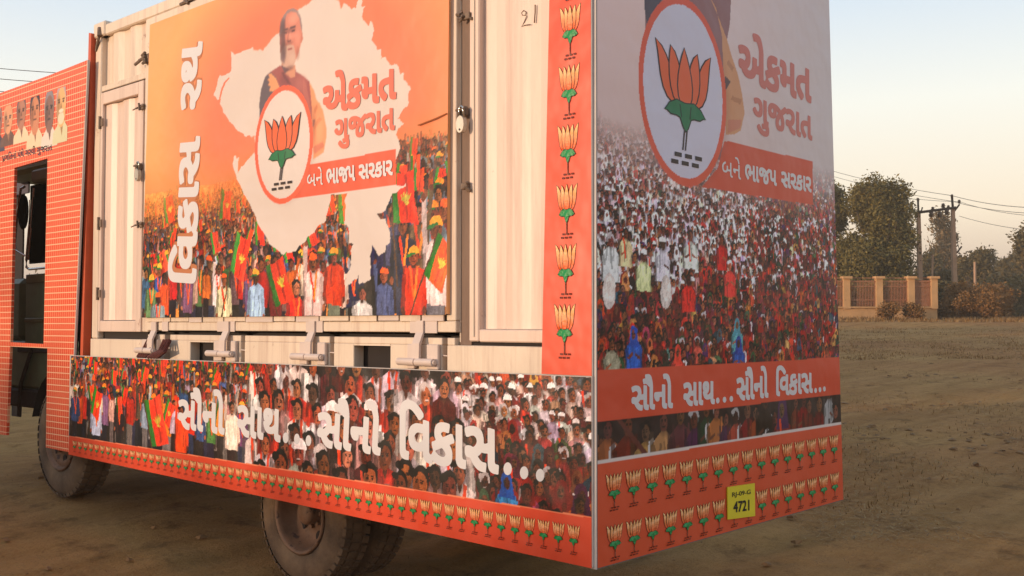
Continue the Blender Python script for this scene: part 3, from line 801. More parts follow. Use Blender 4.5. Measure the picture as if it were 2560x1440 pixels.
# hinges
HG = [(358, 400, 386, 398, 877), (536, 596, 566, 580, 885), (748, 820, 780, 795, 893), (1015, 1102, 1049, 1067, 906)]
for (t0, t1, s0, s1, yy) in HG:
    ya, yb = sy(t1, yy), sy(t0, yy); z = sz((t0 + t1) / 2, yy, XC - .06)
    b = MB(); b.tube([(XC - .055, ya, z), (XC - .055, (ya + yb) / 2 - .004, z)], .021, 14); b.tube([(XC - .055, (ya + yb) / 2 + .004, z + .001), (XC - .055, yb, z + .001)], .021, 14)
    b.tube([(XC - .055, ya - .012, z), (XC - .055, yb + .012, z)], .013, 10)
    hg = b.obj('shutter_hinge', M_PATCH, truck, smooth=False)
    sa, sb = sy(s1, yy), sy(s0, yy)
    b = MB(); b.prism([(XC - .030, 1.775), (XC - .018, 1.775), (XC - .02, 1.70), (XC - .045, 1.64), (XC - .045, z), (XC - .062, z), (XC - .058, 1.65), (XC - .030, 1.71)], 'y', sa, sb)
    b2 = MB(); b2.V = [(v[0], v[1], v[2]) for v in b.V]; b2.F = b.F; b2.obj('hinge_strap', M_PATCH, hg)
    w = (t1 - t0)
    for (q0, q1) in ((t0 + w * .16, s0 - w * .02), (s1 + w * .12, t1 + w * .05)):
        b = MB(); b.box(XC - .035, XC - .012, sy(q1, yy), sy(q0, yy), ZB + .01, 1.646, .004); b.obj('hinge_plate', M_PATCH, hg)
# dark red rope bundle by the first hinge
b = MB()
for k in range(4):
    o_ = rr.uniform(-.02, .02)
    b.tube([side(345 + 6 * k, 892, XC - .03), side(362 + 5 * k, 868 + 3 * k, XC - .03 - .01 * k), side(375 + 3 * k, 842, XC - .02)], .014, 7)
    b.tube([side(372 + 7 * k, 893, XC - .07), side(400 + 4 * k, 878, XC - .07 - .008 * k), side(412 + 4 * k, 850, XC - .05)], .016, 7)
b.obj('rope_bundle', M_ROPE, truck)
# strip of orange steel and dark gap between cab and container
b = MB(); b.prism([(8.105, 4.10), (8.148, 4.11), (8.215, 1.50), (8.170, 1.50)], 'x', XC - .035, XC + .03); b.obj('orange_corner_strut', M_ORANGE_ST, truck)
b = MB(); b.tube([side(248, 74, XC - .01), side(247, 96, XC - .02), side(243, 112, XC - .01), side(241, 128, XC)], .012, 6); b.tube([side(250, 70, XC - .01), side(249, 90, XC - .02)], .02, 6); b.obj('lashing_hook', M_LATCH, truck)
b = MB(); b.box(XS + .05, 6.2, 8.24, 8.30, 1.4, 3.56); b.obj('cab_rear_wall', M_DARK, truck)
# latches along roof edge near picture top
p = side(466, 2, XC - .01); b = MB(); b.tube([p + [0, .08, -.01], p + [0, -.08, .0]], .012, 6); b.tube([p + [-.01, .02, .02], p + [-.01, -.04, -.03]], .012, 6); b.obj('roof_latch', M_LATCH, truck)

# chassis
b = MB()
for x in (4.62, 5.42): b.box(x, x + .09, YR + .35, 9.9, .98, 1.22)
for y in (3.4, 4.2, 5.0, 5.8, 6.6, 7.4, 8.2): b.box(4.71, 5.42, y, y + .08, 1.0, 1.2)
for y in np.arange(3.2, 8.0, .45): b.box(4.0, 6.2, y, y + .06, 1.30, 1.44)
for x in (4.3, 5.7): b.box(x, x + .1, YR + .2, 8.0, 1.22, 1.30)
b.obj('chassis_frame', M_RUST, truck)
RW = side(745, 1286, 4.05); FWL = side(147, 1100, 4.0)
b = MB(); b.tube([(4.3, RW[1], RW[2]), (5.95, RW[1], RW[2])], .08, 12); b.lathe((5.12, RW[1], RW[2]), [(-.2, .05), (-.12, .2), (0, .24), (.12, .2), (.2, .05)], 16)
b.obj('axle', M_RUST, truck)
b = MB(); b.tube([(4.3, FWL[1], FWL[2]), (5.95, FWL[1], FWL[2])], .06, 10); b.obj('axle', M_RUST, truck)
b = MB(); b.box(4.1, 4.6, 6.5, 7.5, .72, 1.18, .05); b.obj('fuel_tank', M_RUST, truck)

for (cx, cy, cz) in ((4.64, RW[1], RW[2]), (5.45, RW[1], RW[2]), (4.64, FWL[1], FWL[2])):
    b = MB()
    for k in range(6):
        L = .62 - .08 * k; b.tube([(cx, cy - L, cz + .26 - .022 * k), (cx, cy, cz + .13 - .022 * k + .0), (cx, cy + L, cz + .26 - .022 * k)], .012, 6)
    b.obj('leaf_spring', M_RUST, truck, kind='stuff')
b = MB(); b.tube([(4.9, 3.5, .95), (4.9, 5.0, .9), (4.95, 6.2, .88), (4.95, 8.6, .95)], .05, 10); b.obj('drive_shaft', M_RUST, truck)
def wheel(c, R, w, rr_, out=1, dish=.11):
    """c = centre of outer face plane; tyre extends to +x by w"""
    o = root('wheel', '', '', c); del o['label']; del o['category']; o.parent = truck; o.location = np.array(c) - wloc(truck)
    t = MB(); n = 72
    s = R - rr_
    prof = [(.03, rr_), (.012, rr_ + .02 * 1), (0.0, rr_ + .25 * s), (0.0, rr_ + .5 * s), (.012, rr_ + .72 * s), (.03, R - .026), (.045, R - .014), (w - .045, R - .014), (w - .03, R - .026), (w, rr_ + .5 * s), (w - .03, rr_)]
    t.lathe(c, prof, n)
    ty = t.obj('tyre', M_TYRE, o, smooth=True)
    k = 44; lg = MB()
    for i in range(k):
        th = 2 * math.pi * i / k
        for (xa, xb, sh) in ((.018, w * .30, 0), (w * .36, w * .64, .5), (w * .70, w - .018, 0)):
            a = th + sh * 2 * math.pi / k; da = .36 * 2 * math.pi / k
            V = []
            for r_ in (R - .03 if sh == 0 else R - .018, R - .003):
                for (xx, aa) in ((xa, a - da), (xb, a - da + .02), (xb, a + da + .02), (xa, a + da)):
                    V.append((c[0] + xx + (.010 if r_ > R - .01 and xx == xa and sh == 0 else 0), c[1] + r_ * math.cos(aa), c[2] + r_ * math.sin(aa)))
            lg.add(V, [(4, 5, 6, 7), (0, 1, 5, 4), (1, 2, 6, 5), (2, 3, 7, 6), (3, 0, 4, 7)])
    lg.obj('tread_lug', M_TYRE, ty, kind='stuff')
    r = MB(); r.lathe(c, [(.03, rr_ + .004), (.004, rr_ + .012), (-.004, rr_), (.01, rr_ - .014), (.035, rr_ - .022), (dish * .8, rr_ - .035), (dish, rr_ - .07), (dish + .02, rr_ * .55), (dish - .01, rr_ * .42), (dish - .012, .001)], 48)
    rm = r.obj('rim', M_RIM, o, smooth=True)
    for i in range(5):
        a = -.62 + 2 * math.pi * i / 5; q = rr_ * .66
        h = MB(); cc = (c[0] + dish + .004, c[1] + q * math.cos(a), c[2] + q * math.sin(a)); h.lathe(cc, [(.0, .001), (-.004, .034), (.0, .038)], 14); h.obj('hand_hole_disc', M_DARK, rm)  # dark disc on the rim, stands in for the shaded hole
    for i in range(8):
        a = 2 * math.pi * i / 8; q = rr_ * .36; h = MB(); h.lathe((c[0] + dish - .02, c[1] + q * math.cos(a), c[2] + q * math.sin(a)), [(-.012, .001), (-.012, .014), (.01, .014)], 6); h.obj('wheel_nut', M_RIM, rm)
    h = MB(); h.lathe((c[0] + dish - .03, c[1], c[2]), [(-.06, .001), (-.06, .06), (-.04, .075), (.02, .08)], 20); h.obj('hub', M_RIM, rm, smooth=True)
    return o
wheel(RW, .455, .24, .245, dish=.13)
wheel(RW + [.30, 0, 0], .455, .24, .245)
wheel(RW + [1.75, 0, 0], .455, .24, .245); wheel(RW + [2.04, 0, 0], .455, .24, .245)
wheel(FWL, .485, .26, .25, dish=.03); wheel(FWL + [1.95, 0, 0], .485, .26, .25, dish=.03)
# cab behind the tiled board
XD = 4.20
b = MB()
b.box(XD + .02, 6.1, 8.45, 10.9, 1.15, 1.60, .03); b.box(XD + .02, 6.1, 8.45, 10.9, 3.2, 3.42, .04)
b.box(XD + .6, 6.1, 8.45, 8.52, 1.6, 3.2); b.box(5.9, 6.1, 8.5, 10.9, 1.6, 3.2); b.box(XD + .9, 5.9, 9.2, 9.7, 1.6, 2.2, .04)
b.box(XD + .05, 6.0, 10.2, 10.9, 1.6, 2.2, .05)
b.obj('cab_body', M_CABG, truck)
def cbox(px0, py0, px1, py1, X, t, material, name, bev=.006, par=truck):
    p = side(px0, py1, X); q = side(px1, py0, X); r1 = side(px0, py0, X)
    b = MB(); b.box(X, X + t, q[1], p[1], p[2], (q[2] + r1[2]) / 2, bev); return b.obj(name, material, par)
b = MB(); b.box(4.62, 4.66, 8.42, 10.15, 1.5, 3.25); b.obj('cab_interior_shade', M_DARK, truck)  # flat dark sheet, the cab's inner shade put into its colour
cd = cbox(62, 700, 135, 862, XD, .05, M_CABG, 'cab_door')
cbox(64, 684, 135, 708, XD - .02, .06, M_CABY, 'beltline_trim', par=cd)
cbox(60, 795, 135, 806, XD - .012, .03, M_CABY, 'door_moulding', par=cd)
b = MB(); b.tube([side(76, 500, XD - .02), side(74, 560, XD - .02), side(66, 650, XD - .02), side(66, 668, XD - .02), side(73, 673, XD - .02), side(130, 668, XD - .02)], .012, 7); b.obj('window_channel', M_CHROME, cd)
b = MB(); b.tube([side(86, 470, XD - .03), side(80, 560, XD - .03), side(72, 650, XD - .03)], .012, 7); b.obj('grab_rail', M_CHROME, cd)
cbox(72, 458, 135, 660, XD + .10, .02, M_GLASS, 'cab_window')
cbox(76, 418, 140, 458, XD - .06, .2, M_CABY, 'roof_visor', .02)
cbox(-20, 396, 72, 500, XD + .30, .02, M_VIOLET, 'grey_violet_panel')  # plain grey-violet panel at the upper left of the cab opening
cbox(28, 400, 60, 1040, XD + .36, .02, M_DARK, 'inner_lining')
b = MB(); b.tube([side(52, 470, 4.06), side(46, 520, 4.04), side(37, 600, 4.03), side(38, 625, 4.03), side(62, 640, 4.1)], .012, 7); b.tube([side(62, 466, 4.08), side(52, 472, 4.06)], .012, 7); mb = b.obj('mirror_bracket', M_CHROME, truck)
b = MB(); c_ = side(57, 530, 4.05)
b.lathe(c_, [(-.01, .001), (-.012, .075), (.0, .085), (.02, .08), (.03, .001)], 20); 
o_ = b.obj('mirror', M_GLASS, mb, smooth=True, loc=c_); o_.scale = (1, 1, 1.9)
cbox(43, 868, 128, 880, XD, .04, M_RUST, 'cab_step', .005)
b = MB(); b.tube([side(80, 872, XD), side(52, 960, XD), side(48, 1040, XD)], .02, 6); b.tube([side(50, 900, XD + .1), side(52, 1010, XD + .1)], .03, 6); b.obj('step_bracket', M_RUST, truck)
b = MB(); b.box(XD - .05, 6.0, 9.25, 9.34, .93, 1.25, .01); b.box(XD + .05, 6.0, 8.5, 9.2, 1.28, 1.33); b.box(XD, 5.9, 9.65, 10.7, .98, 1.15, .02); b.obj('front_bumper', M_RUST, truck)
# front mudguard
b = MB()
for i in range(9):
    a0 = math.radians(15 + 150 * i / 9); a1 = math.radians(15 + 150 * (i + 1) / 9)
    V = [(x, FWL[1] + .60 * math.cos(a), FWL[2] + .62 * math.sin(a)) for x in (FWL[0] + .02, FWL[0] + .4) for a in (a0, a1)]
    b.add(V, [(0, 1, 3, 2)])
b.obj('mudguard', M_DARK, truck)

# ================================================================== PADLOCKS
def padlock(c, s, label):
    o = root('padlock', label, 'padlock', c)
    b = MB(); w = .024 * s; R = []
    for i in range(17): a = math.pi * i / 16; R.append(np.array(c) + np.array([-.006, w * .62 * math.cos(a), .052 * s + w * .8 * math.sin(a)]))
    R = [R[0] - [0, 0, .06 * s]] + R + [R[-1] - [0, 0, .06 * s]]
    b.tube(R, .0065 * s, 7); b.obj('shackle', M_CHROME, o, smooth=True)
    b = MB(); n = 18; P = [(c[1] + .038 * s * math.cos(2 * math.pi * i / n) * .8, c[2] - .03 * s + .048 * s * math.sin(2 * math.pi * i / n)) for i in range(n)]
    b.prism(P, 'x', c[0] - .018, c[0] + .008); b.obj('lock_body', M_STEEL, o)
    b = MB(); b.lathe((c[0] - .02, c[1], c[2] - .06 * s), [(0, .001), (0, .006), (.003, .006)], 8); b.obj('keyhole', M_DARK, o)
    return o
padlock(side(1155, 298, XC - .035), .95, 'silver padlock on the seam between the banner shutter and the rear side door')
padlock(side(346, 428, XC - .03), .98, 'silver padlock on the small side door left of the banner')
for (px, py, s) in ((1157, 280, 1.0), (346, 418, 1.2)):
    p = side(px, py, XC - .02); b = MB(); b.box(p[0] - .012, p[0] + .02, p[1] - .03 * s, p[1] + .03 * s, p[2] - .025, p[2] + .028, .008); b.tube([p + [-.02, .03, .01], p + [-.02, -.03, .01]], .008, 6); b.obj('lock_hasp', M_LATCH, truck)

# ================================================================== PRINTED BOARDS
M_EDGE = mat('white_board_edge', (196, 184, 178), .6, var=.06, scale=8)
M_BACK = mat('grey_board_back', (120, 112, 106), .8, var=.1)
ORG = np.array([220, 70, 38.])
def photoize(sh, mask, rng, amp=2.2, cell=7, grain=.16):
    """make the drawn crowd read as a printed photograph: broken outlines, folds, patches of shade"""
    ny, nx = sh.ny, sh.nx
    fx, fy = nx / cell / 2, ny / cell / 2
    du = (vnoise(nx, ny, fx, fy, rng, 2) - .5) * 2 * amp * 1.3; dv = (vnoise(nx, ny, fx, fy, rng, 2) - .5) * 2 * amp * 1.6
    J, I = np.mgrid[0:ny, 0:nx]
    Jn = (J + dv).round().astype(int).clip(0, ny - 1); In = (I + du).round().astype(int).clip(0, nx - 1)
    ok = mask & mask[Jn, In]
    D = sh.C[Jn, In]
    blot = vnoise(nx, ny, nx / 3.2, ny / 5.5, rng, 2)[..., None]; big_ = vnoise(nx, ny, nx / 40, ny / 40, rng, 2)[..., None]
    D = D * (1 - grain + 2.2 * grain * blot) * (.84 + .3 * big_)
    D = 100 + (D - 100) * 1.22 - 4
    g = rng.normal(0, 9, (ny, nx, 1)); D = D + g
    sh.C = np.where(ok[..., None], D, sh.C)
PAL_A = [(222, 78, 36), (230, 110, 44), (205, 52, 32), (60, 66, 104), (200, 200, 208), (150, 172, 196), (226, 214, 190), (110, 84, 120), (66, 92, 150), (232, 150, 60), (120, 96, 84), (190, 54, 40), (44, 38, 50), (96, 130, 80), (214, 170, 150)]
PAL_W = [(226, 220, 222), (232, 228, 230), (214, 206, 210), (222, 214, 206), (206, 198, 206), (230, 222, 214), (196, 150, 140), (180, 60, 44)]
PAL_R = [(176, 34, 26), (150, 34, 30), (190, 44, 30), (128, 30, 30), (160, 52, 36), (170, 36, 26), (196, 50, 34), (140, 40, 36), (110, 34, 38), (206, 84, 40), (86, 34, 44), (190, 110, 60), (56, 30, 34), (122, 78, 50), (60, 86, 100), (150, 60, 80), (64, 96, 64), (200, 150, 90), (90, 40, 90), (46, 24, 26), (170, 70, 56), (120, 52, 40)]

# ---- lower side board ------------------------------------------------------
def uvS(px, py):
    p = side(px, py); return (-p[1], p[2])
low = root('side_banner_board', 'long lower printed board with crowd photo, big white lettering and a row of lotuses', 'banner board', (XS, 5.6, .6))
cor = [uvS(176, 1134), uvS(1485, 1422), uvS(1482, 940), uvS(184, 890)]
cor = [(cor[0][0], .712), (-2.998, .627), (-2.998, 1.508), (-8.285, 1.503)]
S = Sheet('s', cor, .0046, 11); rng = S.rng
S.mask[:] = True; S.C[:] = (40, 24, 26)
vb = .86
uL, u1, u2, uR = -8.3, uvS(650, 1000)[0], uvS(1165, 1000)[0], -2.99
# standing flag crowd on the left
for v, u, h in scatter(rng, uL, u1 + .2, 1.19, 1.53, lambda v: .036 + .12 * (1.53 - v), dv=.9):
    stander(S, u, v, h, rng, PAL_A, fl=.20 if v > 1.33 else .08, capp=.35, dark=.7 + .3 * (1.53 - v) / .34)
c = S.uv(395, 1085); flag(S, c[0] - .05, c[1] - .1, .36, rng, tilt=.35); c = S.uv(240, 1000); flag(S, c[0] - .05, c[1] - .1, .22, rng, tilt=-.3)
# seated crowd on the right: white on top, reds below
for v, u, h in scatter(rng, u2 - .12, uR + .1, .80, 1.54, lambda v: .050 + .045 * (1.54 - v), dv=.8):
    top = v > 1.20 + .06 * math.sin(u * 3)
    sitter(S, u, v, h, rng, PAL_W if top and rng.random() < .8 else PAL_R, dark=.95 if top else .8, chair=.2, capp=.2 if top else 0, women=.1 if top else .5)
c = S.uv(1272, 1205); sitter(S, c[0], c[1], .075, rng, [(28, 96, 176)], chair=0, women=1)
# close faces in the middle
for k, v in enumerate(np.linspace(1.50, .86, 6)):
    h = .105 + .05 * k / 5; u = u1 - .02 + rng.uniform(0, h)
    while u < u2 - .02:
        hh = h * rng.uniform(.85, 1.15); c = jit((PAL_W + [(60, 34, 34), (90, 30, 28), (186, 60, 40), (52, 40, 52)])[rng.integers(12)], rng, 8); vv = v + rng.normal(0, .03)
        cloth(S, [(u - .25 * hh, vv - .4 * hh), (u - .85 * hh, vv - .75 * hh), (u - 1.0 * hh, vv - 2.6 * hh), (u + 1.0 * hh, vv - 2.6 * hh), (u + .85 * hh, vv - .75 * hh), (u + .25 * hh, vv - .4 * hh)], c, rng, 6)
        S.poly([(u - .15 * hh, vv - .2 * hh), (u + .15 * hh, vv - .2 * hh), (u + .12 * hh, vv - .62 * hh), (u, vv - .85 * hh), (u - .12 * hh, vv - .62 * hh)], (104, 58, 42))
        if rng.random() < .4:
            for sg in (-1, 1): S.poly([(u + sg * .22 * hh, vv - .4 * hh), (u + sg * .42 * hh, vv - .5 * hh), (u + sg * .3 * hh, vv - 2.2 * hh), (u + sg * .1 * hh, vv - 2.2 * hh)], jit((228, 78, 36), rng, 8))
        head(S, u, vv, hh, rng, hairc=(186, 180, 178) if rng.random() < .14 else None, look=rng.uniform(-1, 1), cap=(232, 226, 226) if rng.random() < .07 else None); u += hh * rng.uniform(1.05, 1.6)
photoize(S, np.ones(S.U.shape, bool), rng, 1.0, 7, .14); S.C = S.C * np.array([.98, .92, .92])
# orange band
w = S.V < vb - .001 * 0; S.C[w] = ORG
S.line((uL - .1, vb), (uR + .1, vb), .006, (240, 130, 90))
S.C *= (.97 + .06 * vnoise(S.nx, S.ny, 12, 3, rng, 2)[..., None])
S.build('printed_crowd_sheet', .016, low)
b = MB(); b.prism([(-cor[0][0] + .003, .716), (-cor[1][0] - .004, .631), (-cor[1][0] - .004, 1.512), (-cor[0][0] + .003, 1.508)], 'x', XS - .014, XS + .006); b.obj('board_panel', M_EDGE, low)
def wS(px, py): return side(px, py, XS - .016)
side16 = wS
def planeS(x, y): return side(x, y)
SAUNO = '\u0AB8\u0ACC\u0AA8\u0ACB'; SATH = '\u0AB8\u0ABE\u0AA5'; VIKAS = '\u0ABF\u0AB5\u0A95\u0ABE\u0AB8'; RATH = '\u0AB0\u0AA5'
EKMAT = '\u0A8F\u0A95\u0AAE\u0AA4'; GUJ = '\u0A97\u0AC1\u0A9C\u0AB0\u0ABE\u0AA4'; BANE = '\u0AAC\u0AA8\u0AC7'; BHAJAP = '\u0AAD\u0ABE\u0A9C\u0AAA'; SARKAR = '\u0AB8\u0AB0\u0A95\u0ABE\u0AB0'
O1 = .0172
word(SAUNO, (450, 1071), (567, 1087), (452, 997), side, M_WHITE, low, O1, .036)
word(SATH, (598, 1090), (707, 1106), (600, 1011), side, M_WHITE, low, O1, .036)
for c in ((720, 1094), (748, 1097), (777, 1101)): dotp(c, 7, 13.5, side, M_WHITE, low, O1)
word(SAUNO, (797, 1116), (957, 1139), (801, 1028), side, M_WHITE, low, O1, .036)
word(VIKAS, (1005, 1146), (1253, 1186), (1005, 1042), side, M_WHITE, low, O1, .036)
for c in ((1275, 1171), (1316, 1181), (1356, 1187)): dotp(c, 10.5, 16, side, M_WHITE, low, O1)
# lotus row
yA = side(1440, 1320)[1]; yB = side(1402, 1310)[1]; stp = float(yB - yA); yE = 8.25
zb0 = float(side(1440, 1343)[2]); 
k = 0; y = float(yA)
while y < yE:
    f = (y - 3.0) / 5.3
    z = .627 + (.712 - .627) * f
    H_ = (vb - z); small_emblem('s', (XS - .0175, y, z + H_ * .50), stp * .62, H_ * .30, low); y += stp
# ---- corner column ---------------------------------------------------------
colm = root('corner_banner_board', 'tall narrow orange board with one column of lotuses at the truck corner', 'banner board', (XS, 3.15, 1.5))
TOPZ = 4.30
cor = [(-3.306, 1.514), (-2.998, 1.514), (-2.998, TOPZ), (-3.225, TOPZ)]
S = Sheet('s', cor, .012, 12); S.mask[:] = True; S.C[:] = (224, 82, 54); S.C *= (.97 + .06 * vnoise(S.nx, S.ny, 3, 16, S.rng, 2)[..., None])
S.build('printed_orange_sheet', .012, colm)
b = MB(); b.prism([(3.303, 1.513), (2.994, 1.513), (2.994, TOPZ + .01), (3.222, TOPZ + .01)], 'x', XS - .010, XS + .02); b.obj('board_panel', M_EDGE, colm)
cc = [(1430, 92, 12), (1428, 238, 160), (1425, 384, 308), (1423, 532, 460), (1420, 680, 612), (1416, 832, 763)]
for (px, pb, pt) in cc:
    pass
pz0 = float(side(1416, 832)[2]); pz1 = float(side(1430, 79)[2]); 
Zs = [float(side(px, py)[2]) for px, py in ((1416, 828), (1420, 677), (1423, 527), (1425, 379), (1428, 228), (1430, 82))]
stepz = (Zs[-1] - Zs[0]) / 5; yc0 = float(side(1416, 828)[1]); yc1 = float(side(1430, 82)[1])
for k in range(8):
    z = Zs[0] + stepz * k
    if z > TOPZ - .25: break
    f = (z - 1.5) / 2.8; small_emblem('s', (XS - .0135, yc0 + (yc1 - yc0) * k / 5, z), .100, .130, colm)

# ---- rear board ------------------------------------------------------------
rb = root('rear_banner_board', 'large rear printed board with round lotus emblem above a seated crowd photo', 'banner board', (5.1, YR, .62))
RT_TOP = 6.33
xr = lambda z: 6.475 + (6.345 - 6.475) * (z - .625) / (3.86 - .625)
cor = [(3.874, .627), (xr(.625), .624), (xr(TOPZ), TOPZ), (3.886, TOPZ)]
R = Sheet('r', cor, .0056, 21); rng = R.rng; R.mask[:] = True
t = ((R.V - 2.2) / 1.2).clip(0, 1)[..., None]
R.C = np.array([222, 190, 184.]) * (1 - t) + np.array([240, 208, 200.]) * t
R.ell(4.1, 3.4, .9, 1.2, (206, 190, 196), .6, True)
zc0 = 2.72
for v, u, h in scatter(rng, 3.84, 6.52, 1.42, 2.80, lambda v: .021 + .038 * min(1, max(0, (2.8 - v) / 1.25)), dv=.62):
    if True:
        hh = h * (1 - .30 * (u - 3.87) / 2.6); edge = 2.28 - .1 * (u - 3.87) + .09 * math.sin(2.1 * u)
        whites = v > edge if u > 4.75 else v > 1.98 + .05 * math.sin(5 * u)
        if u > 5.3 and v > 2.1: whites = rng.random() < .35
        fade = 1.0
        pal = PAL_W if whites and rng.random() < .86 else PAL_R
        sitter(R, u, v, hh, rng, pal, dark=1.0 if whites else .92, chair=.26 if v < 2.3 else .02, capp=.15 if whites else .0, women=.1 if whites else .45)
for (px, py, h, pal) in ((1522, 600, .095, [(222, 216, 214)]), (1605, 640, .085, [(206, 202, 150)]), (1652, 610, .09, [(228, 222, 220)]), (1560, 585, .075, [(206, 190, 160)]), (1722, 590, .085, [(226, 224, 230)]), (1800, 600, .08, [(196, 36, 26)]), (1820, 665, .08, [(206, 40, 28)]), (1716, 700, .08, [(200, 40, 26)])):
    c = R.uv(px, py); sitter(R, c[0], c[1], h * .72, rng, pal, chair=0, women=0, capp=.5)
for (px, py, h, col) in ((1580, 835, .062, (30, 84, 170)), (1838, 812, .055, (84, 156, 166)), (1842, 858, .06, (40, 80, 150)), (1525, 860, .062, (150, 150, 110)), (1690, 880, .055, (186, 60, 40)), (1950, 890, .05, (150, 120, 60))):
    c = R.uv(px, py); sitter(R, c[0], c[1], h, rng, [col], chair=.6, women=1)
for (px, py) in ((1518, 730), (1660, 730)):
    c = R.uv(px, py); R.ell(c[0], c[1], .05, .085, (190, 184, 176)); R.ell(c[0] + .006, c[1] + .01, .035, .06, (206, 200, 190))
photoize(R, np.ones(R.U.shape, bool), rng, .8, 6, .14); n_ = .75; R.C = R.C * np.array([1.0, .96, .98])
crowd = ((2.72 + .08 * vnoise(R.nx, R.ny, 30, 30, rng, 2) - R.V) / .42).clip(0, 1)[..., None]
base = np.array([226, 194, 188.]) * np.ones_like(R.C); tt = ((R.V - 2.6) / .9).clip(0, 1)[..., None]; base = base * (1 - tt) + np.array([240, 208, 203.]) * tt; ru = ((R.U - 4.2) / 2.2).clip(0, 1)[..., None]; base = base * (1 - ru) + np.array([214, 200, 200.]) * ru
R.C = base * (1 - crowd) + R.C * (.80 + .40 * n_) * crowd
# second strip of crowd, closer people between the bands
zt1, zt0 = 1.302, 1.115
w = (R.V < zt1) & (R.V > zt0); R.C[w] = (44, 26, 24)
u = 3.86
R.rng = rng
while u < 6.5:
    h = rng.uniform(.07, .11); sitter(R, u, zt1 - rng.uniform(-.02, .10), h, rng, PAL_R + PAL_W[:3] + [(36, 24, 24)] * 4, dark=.8, chair=.35, women=.2); u += h * rng.uniform(.9, 1.6)
R.pp([(1537, 1050), (1546, 1046), (1622, 1140), (1612, 1150)], (96, 44, 34))
def fillband(z0, z1, col):
    w = (R.V >= z0) & (R.V <= z1); R.C[w] = col
fillband(zt1, 1.542, (214, 78, 48)); fillband(0, zt0, (214, 84, 50)); fillband(zt0 - .008, zt0 + .008, (222, 206, 198))
# printed man behind the round emblem (continues above the picture)
def man(sh, P, kind):
    for pts, col in P: sh.pp(pts, col)
R.pp([(1598, -240), (1620, -290), (1680, -330), (1700, -350), (1760, -350), (1790, -320), (1830, -150), (1820, 60), (1813, 100), (1808, 200), (1800, 400), (1640, 400), (1608, 100), (1606, -60)], (150, 104, 104))
R.pp([(1606, -240), (1630, -290), (1652, -100), (1650, 0), (1613, 67), (1606, 20)], (84, 72, 84))
R.pp([(1763, -20), (1790, 40), (1813, 100), (1822, 133), (1840, 187), (1850, 233), (1857, 283), (1847, 327), (1832, 336), (1810, 338), (1806, 250), (1805, 200), (1800, 90), (1785, 20)], (212, 150, 108))
R.pp([(1808, 190), (1822, 205), (1812, 222), (1806, 230)], (90, 66, 70)); R.pp([(1826, 240), (1850, 250), (1846, 262), (1822, 250)], (190, 128, 90)); R.pp([(1816, 150), (1830, 170), (1826, 180), (1812, 160)], (190, 128, 90)); R.pp([(1815, 300), (1850, 300), (1845, 322), (1815, 334)], (206, 128, 100))
c = R.uv(1725, -430); R.ell(c[0], c[1], .11, .17, (196, 140, 120)); R.ell(c[0], c[1] + .1, .115, .09, (180, 170, 170)); R.ell(c[0], c[1] - .12, .08, .07, (206, 200, 196))
# red caption box, with its soft shadow, then the ring
R.pp([(1806, 352), (2027, 404), (2028, 512), (1985, 506), (1750, 468), (1790, 420)], (212, 84, 56))
l, r_ = rear(1591, 200), rear(1811, 225); cx, crx = (l[0] + r_[0]) / 2, (r_[0] - l[0]) / 2
zt_, zb_ = rear(1688, -12)[2], rear(1718, 468)[2]; czr, crz = (zt_ + zb_) / 2, (zt_ - zb_) / 2
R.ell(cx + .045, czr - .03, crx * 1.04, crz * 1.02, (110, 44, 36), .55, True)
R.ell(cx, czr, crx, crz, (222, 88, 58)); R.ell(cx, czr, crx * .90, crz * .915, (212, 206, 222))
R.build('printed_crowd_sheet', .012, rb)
b = MB(); b.prism([(3.872, .622), (xr(.62) + .002, .619), (xr(TOPZ) + .002, TOPZ + .01), (3.884, TOPZ + .01)], 'y', YR - .010, YR + .02); b.obj('board_panel', M_BACK, rb)
b = MB(); b.prism([(3.8655, .622), (3.8716, .622), (3.8836, TOPZ + .01), (3.877, TOPZ + .01)], 'y', YR - .0115, YR + .022); b.obj('corner_trim', M_EDGE, rb)
O2 = .0132
word(EKMAT, (1841, 203), (2024, 260), (1841, 109), rear, M_SALR, rb, O2, .038)
word(GUJ, (1877, 307), (2026, 353), (1877, 241), rear, M_SALR, rb, O2, .034)
word(BANE, (1800, 439), (1847, 450), (1800, 402), rear, M_WHITE, rb, O2, .004)
word(BHAJAP, (1857, 451), (1937, 466), (1857, 410), rear, M_WHITE, rb, O2, .035)
word(SARKAR, (1948, 468), (2024, 482), (1948, 428), rear, M_WHITE, rb, O2, .035)
word(SAUNO, (1573, 1028), (1677, 1020), (1573, 964), rear, M_WHITE, rb, O2, .037)
word(SATH, (1703, 1017), (1782, 1010), (1703, 956), rear, M_WHITE, rb, O2, .037)
for c in ((1789, 1001), (1806, 999), (1823, 997)): dotp(c, 4.5, 7.5, rear, M_WHITE, rb, O2)
word(SAUNO, (1836, 1003), (1916, 994), (1836, 944), rear, M_WHITE, rb, O2, .037)
word(VIKAS, (1935, 991), (2027, 982), (1935, 937), rear, M_WHITE, rb, O2, .037)
for c in ((2034, 976), (2045, 974), (2056, 972)): dotp(c, 3.4, 6.5, rear, M_WHITE, rb, O2)
big_emblem((1708, 268), (1705, 122), (1634, 105), (1771, 154), rear, rb, O2)
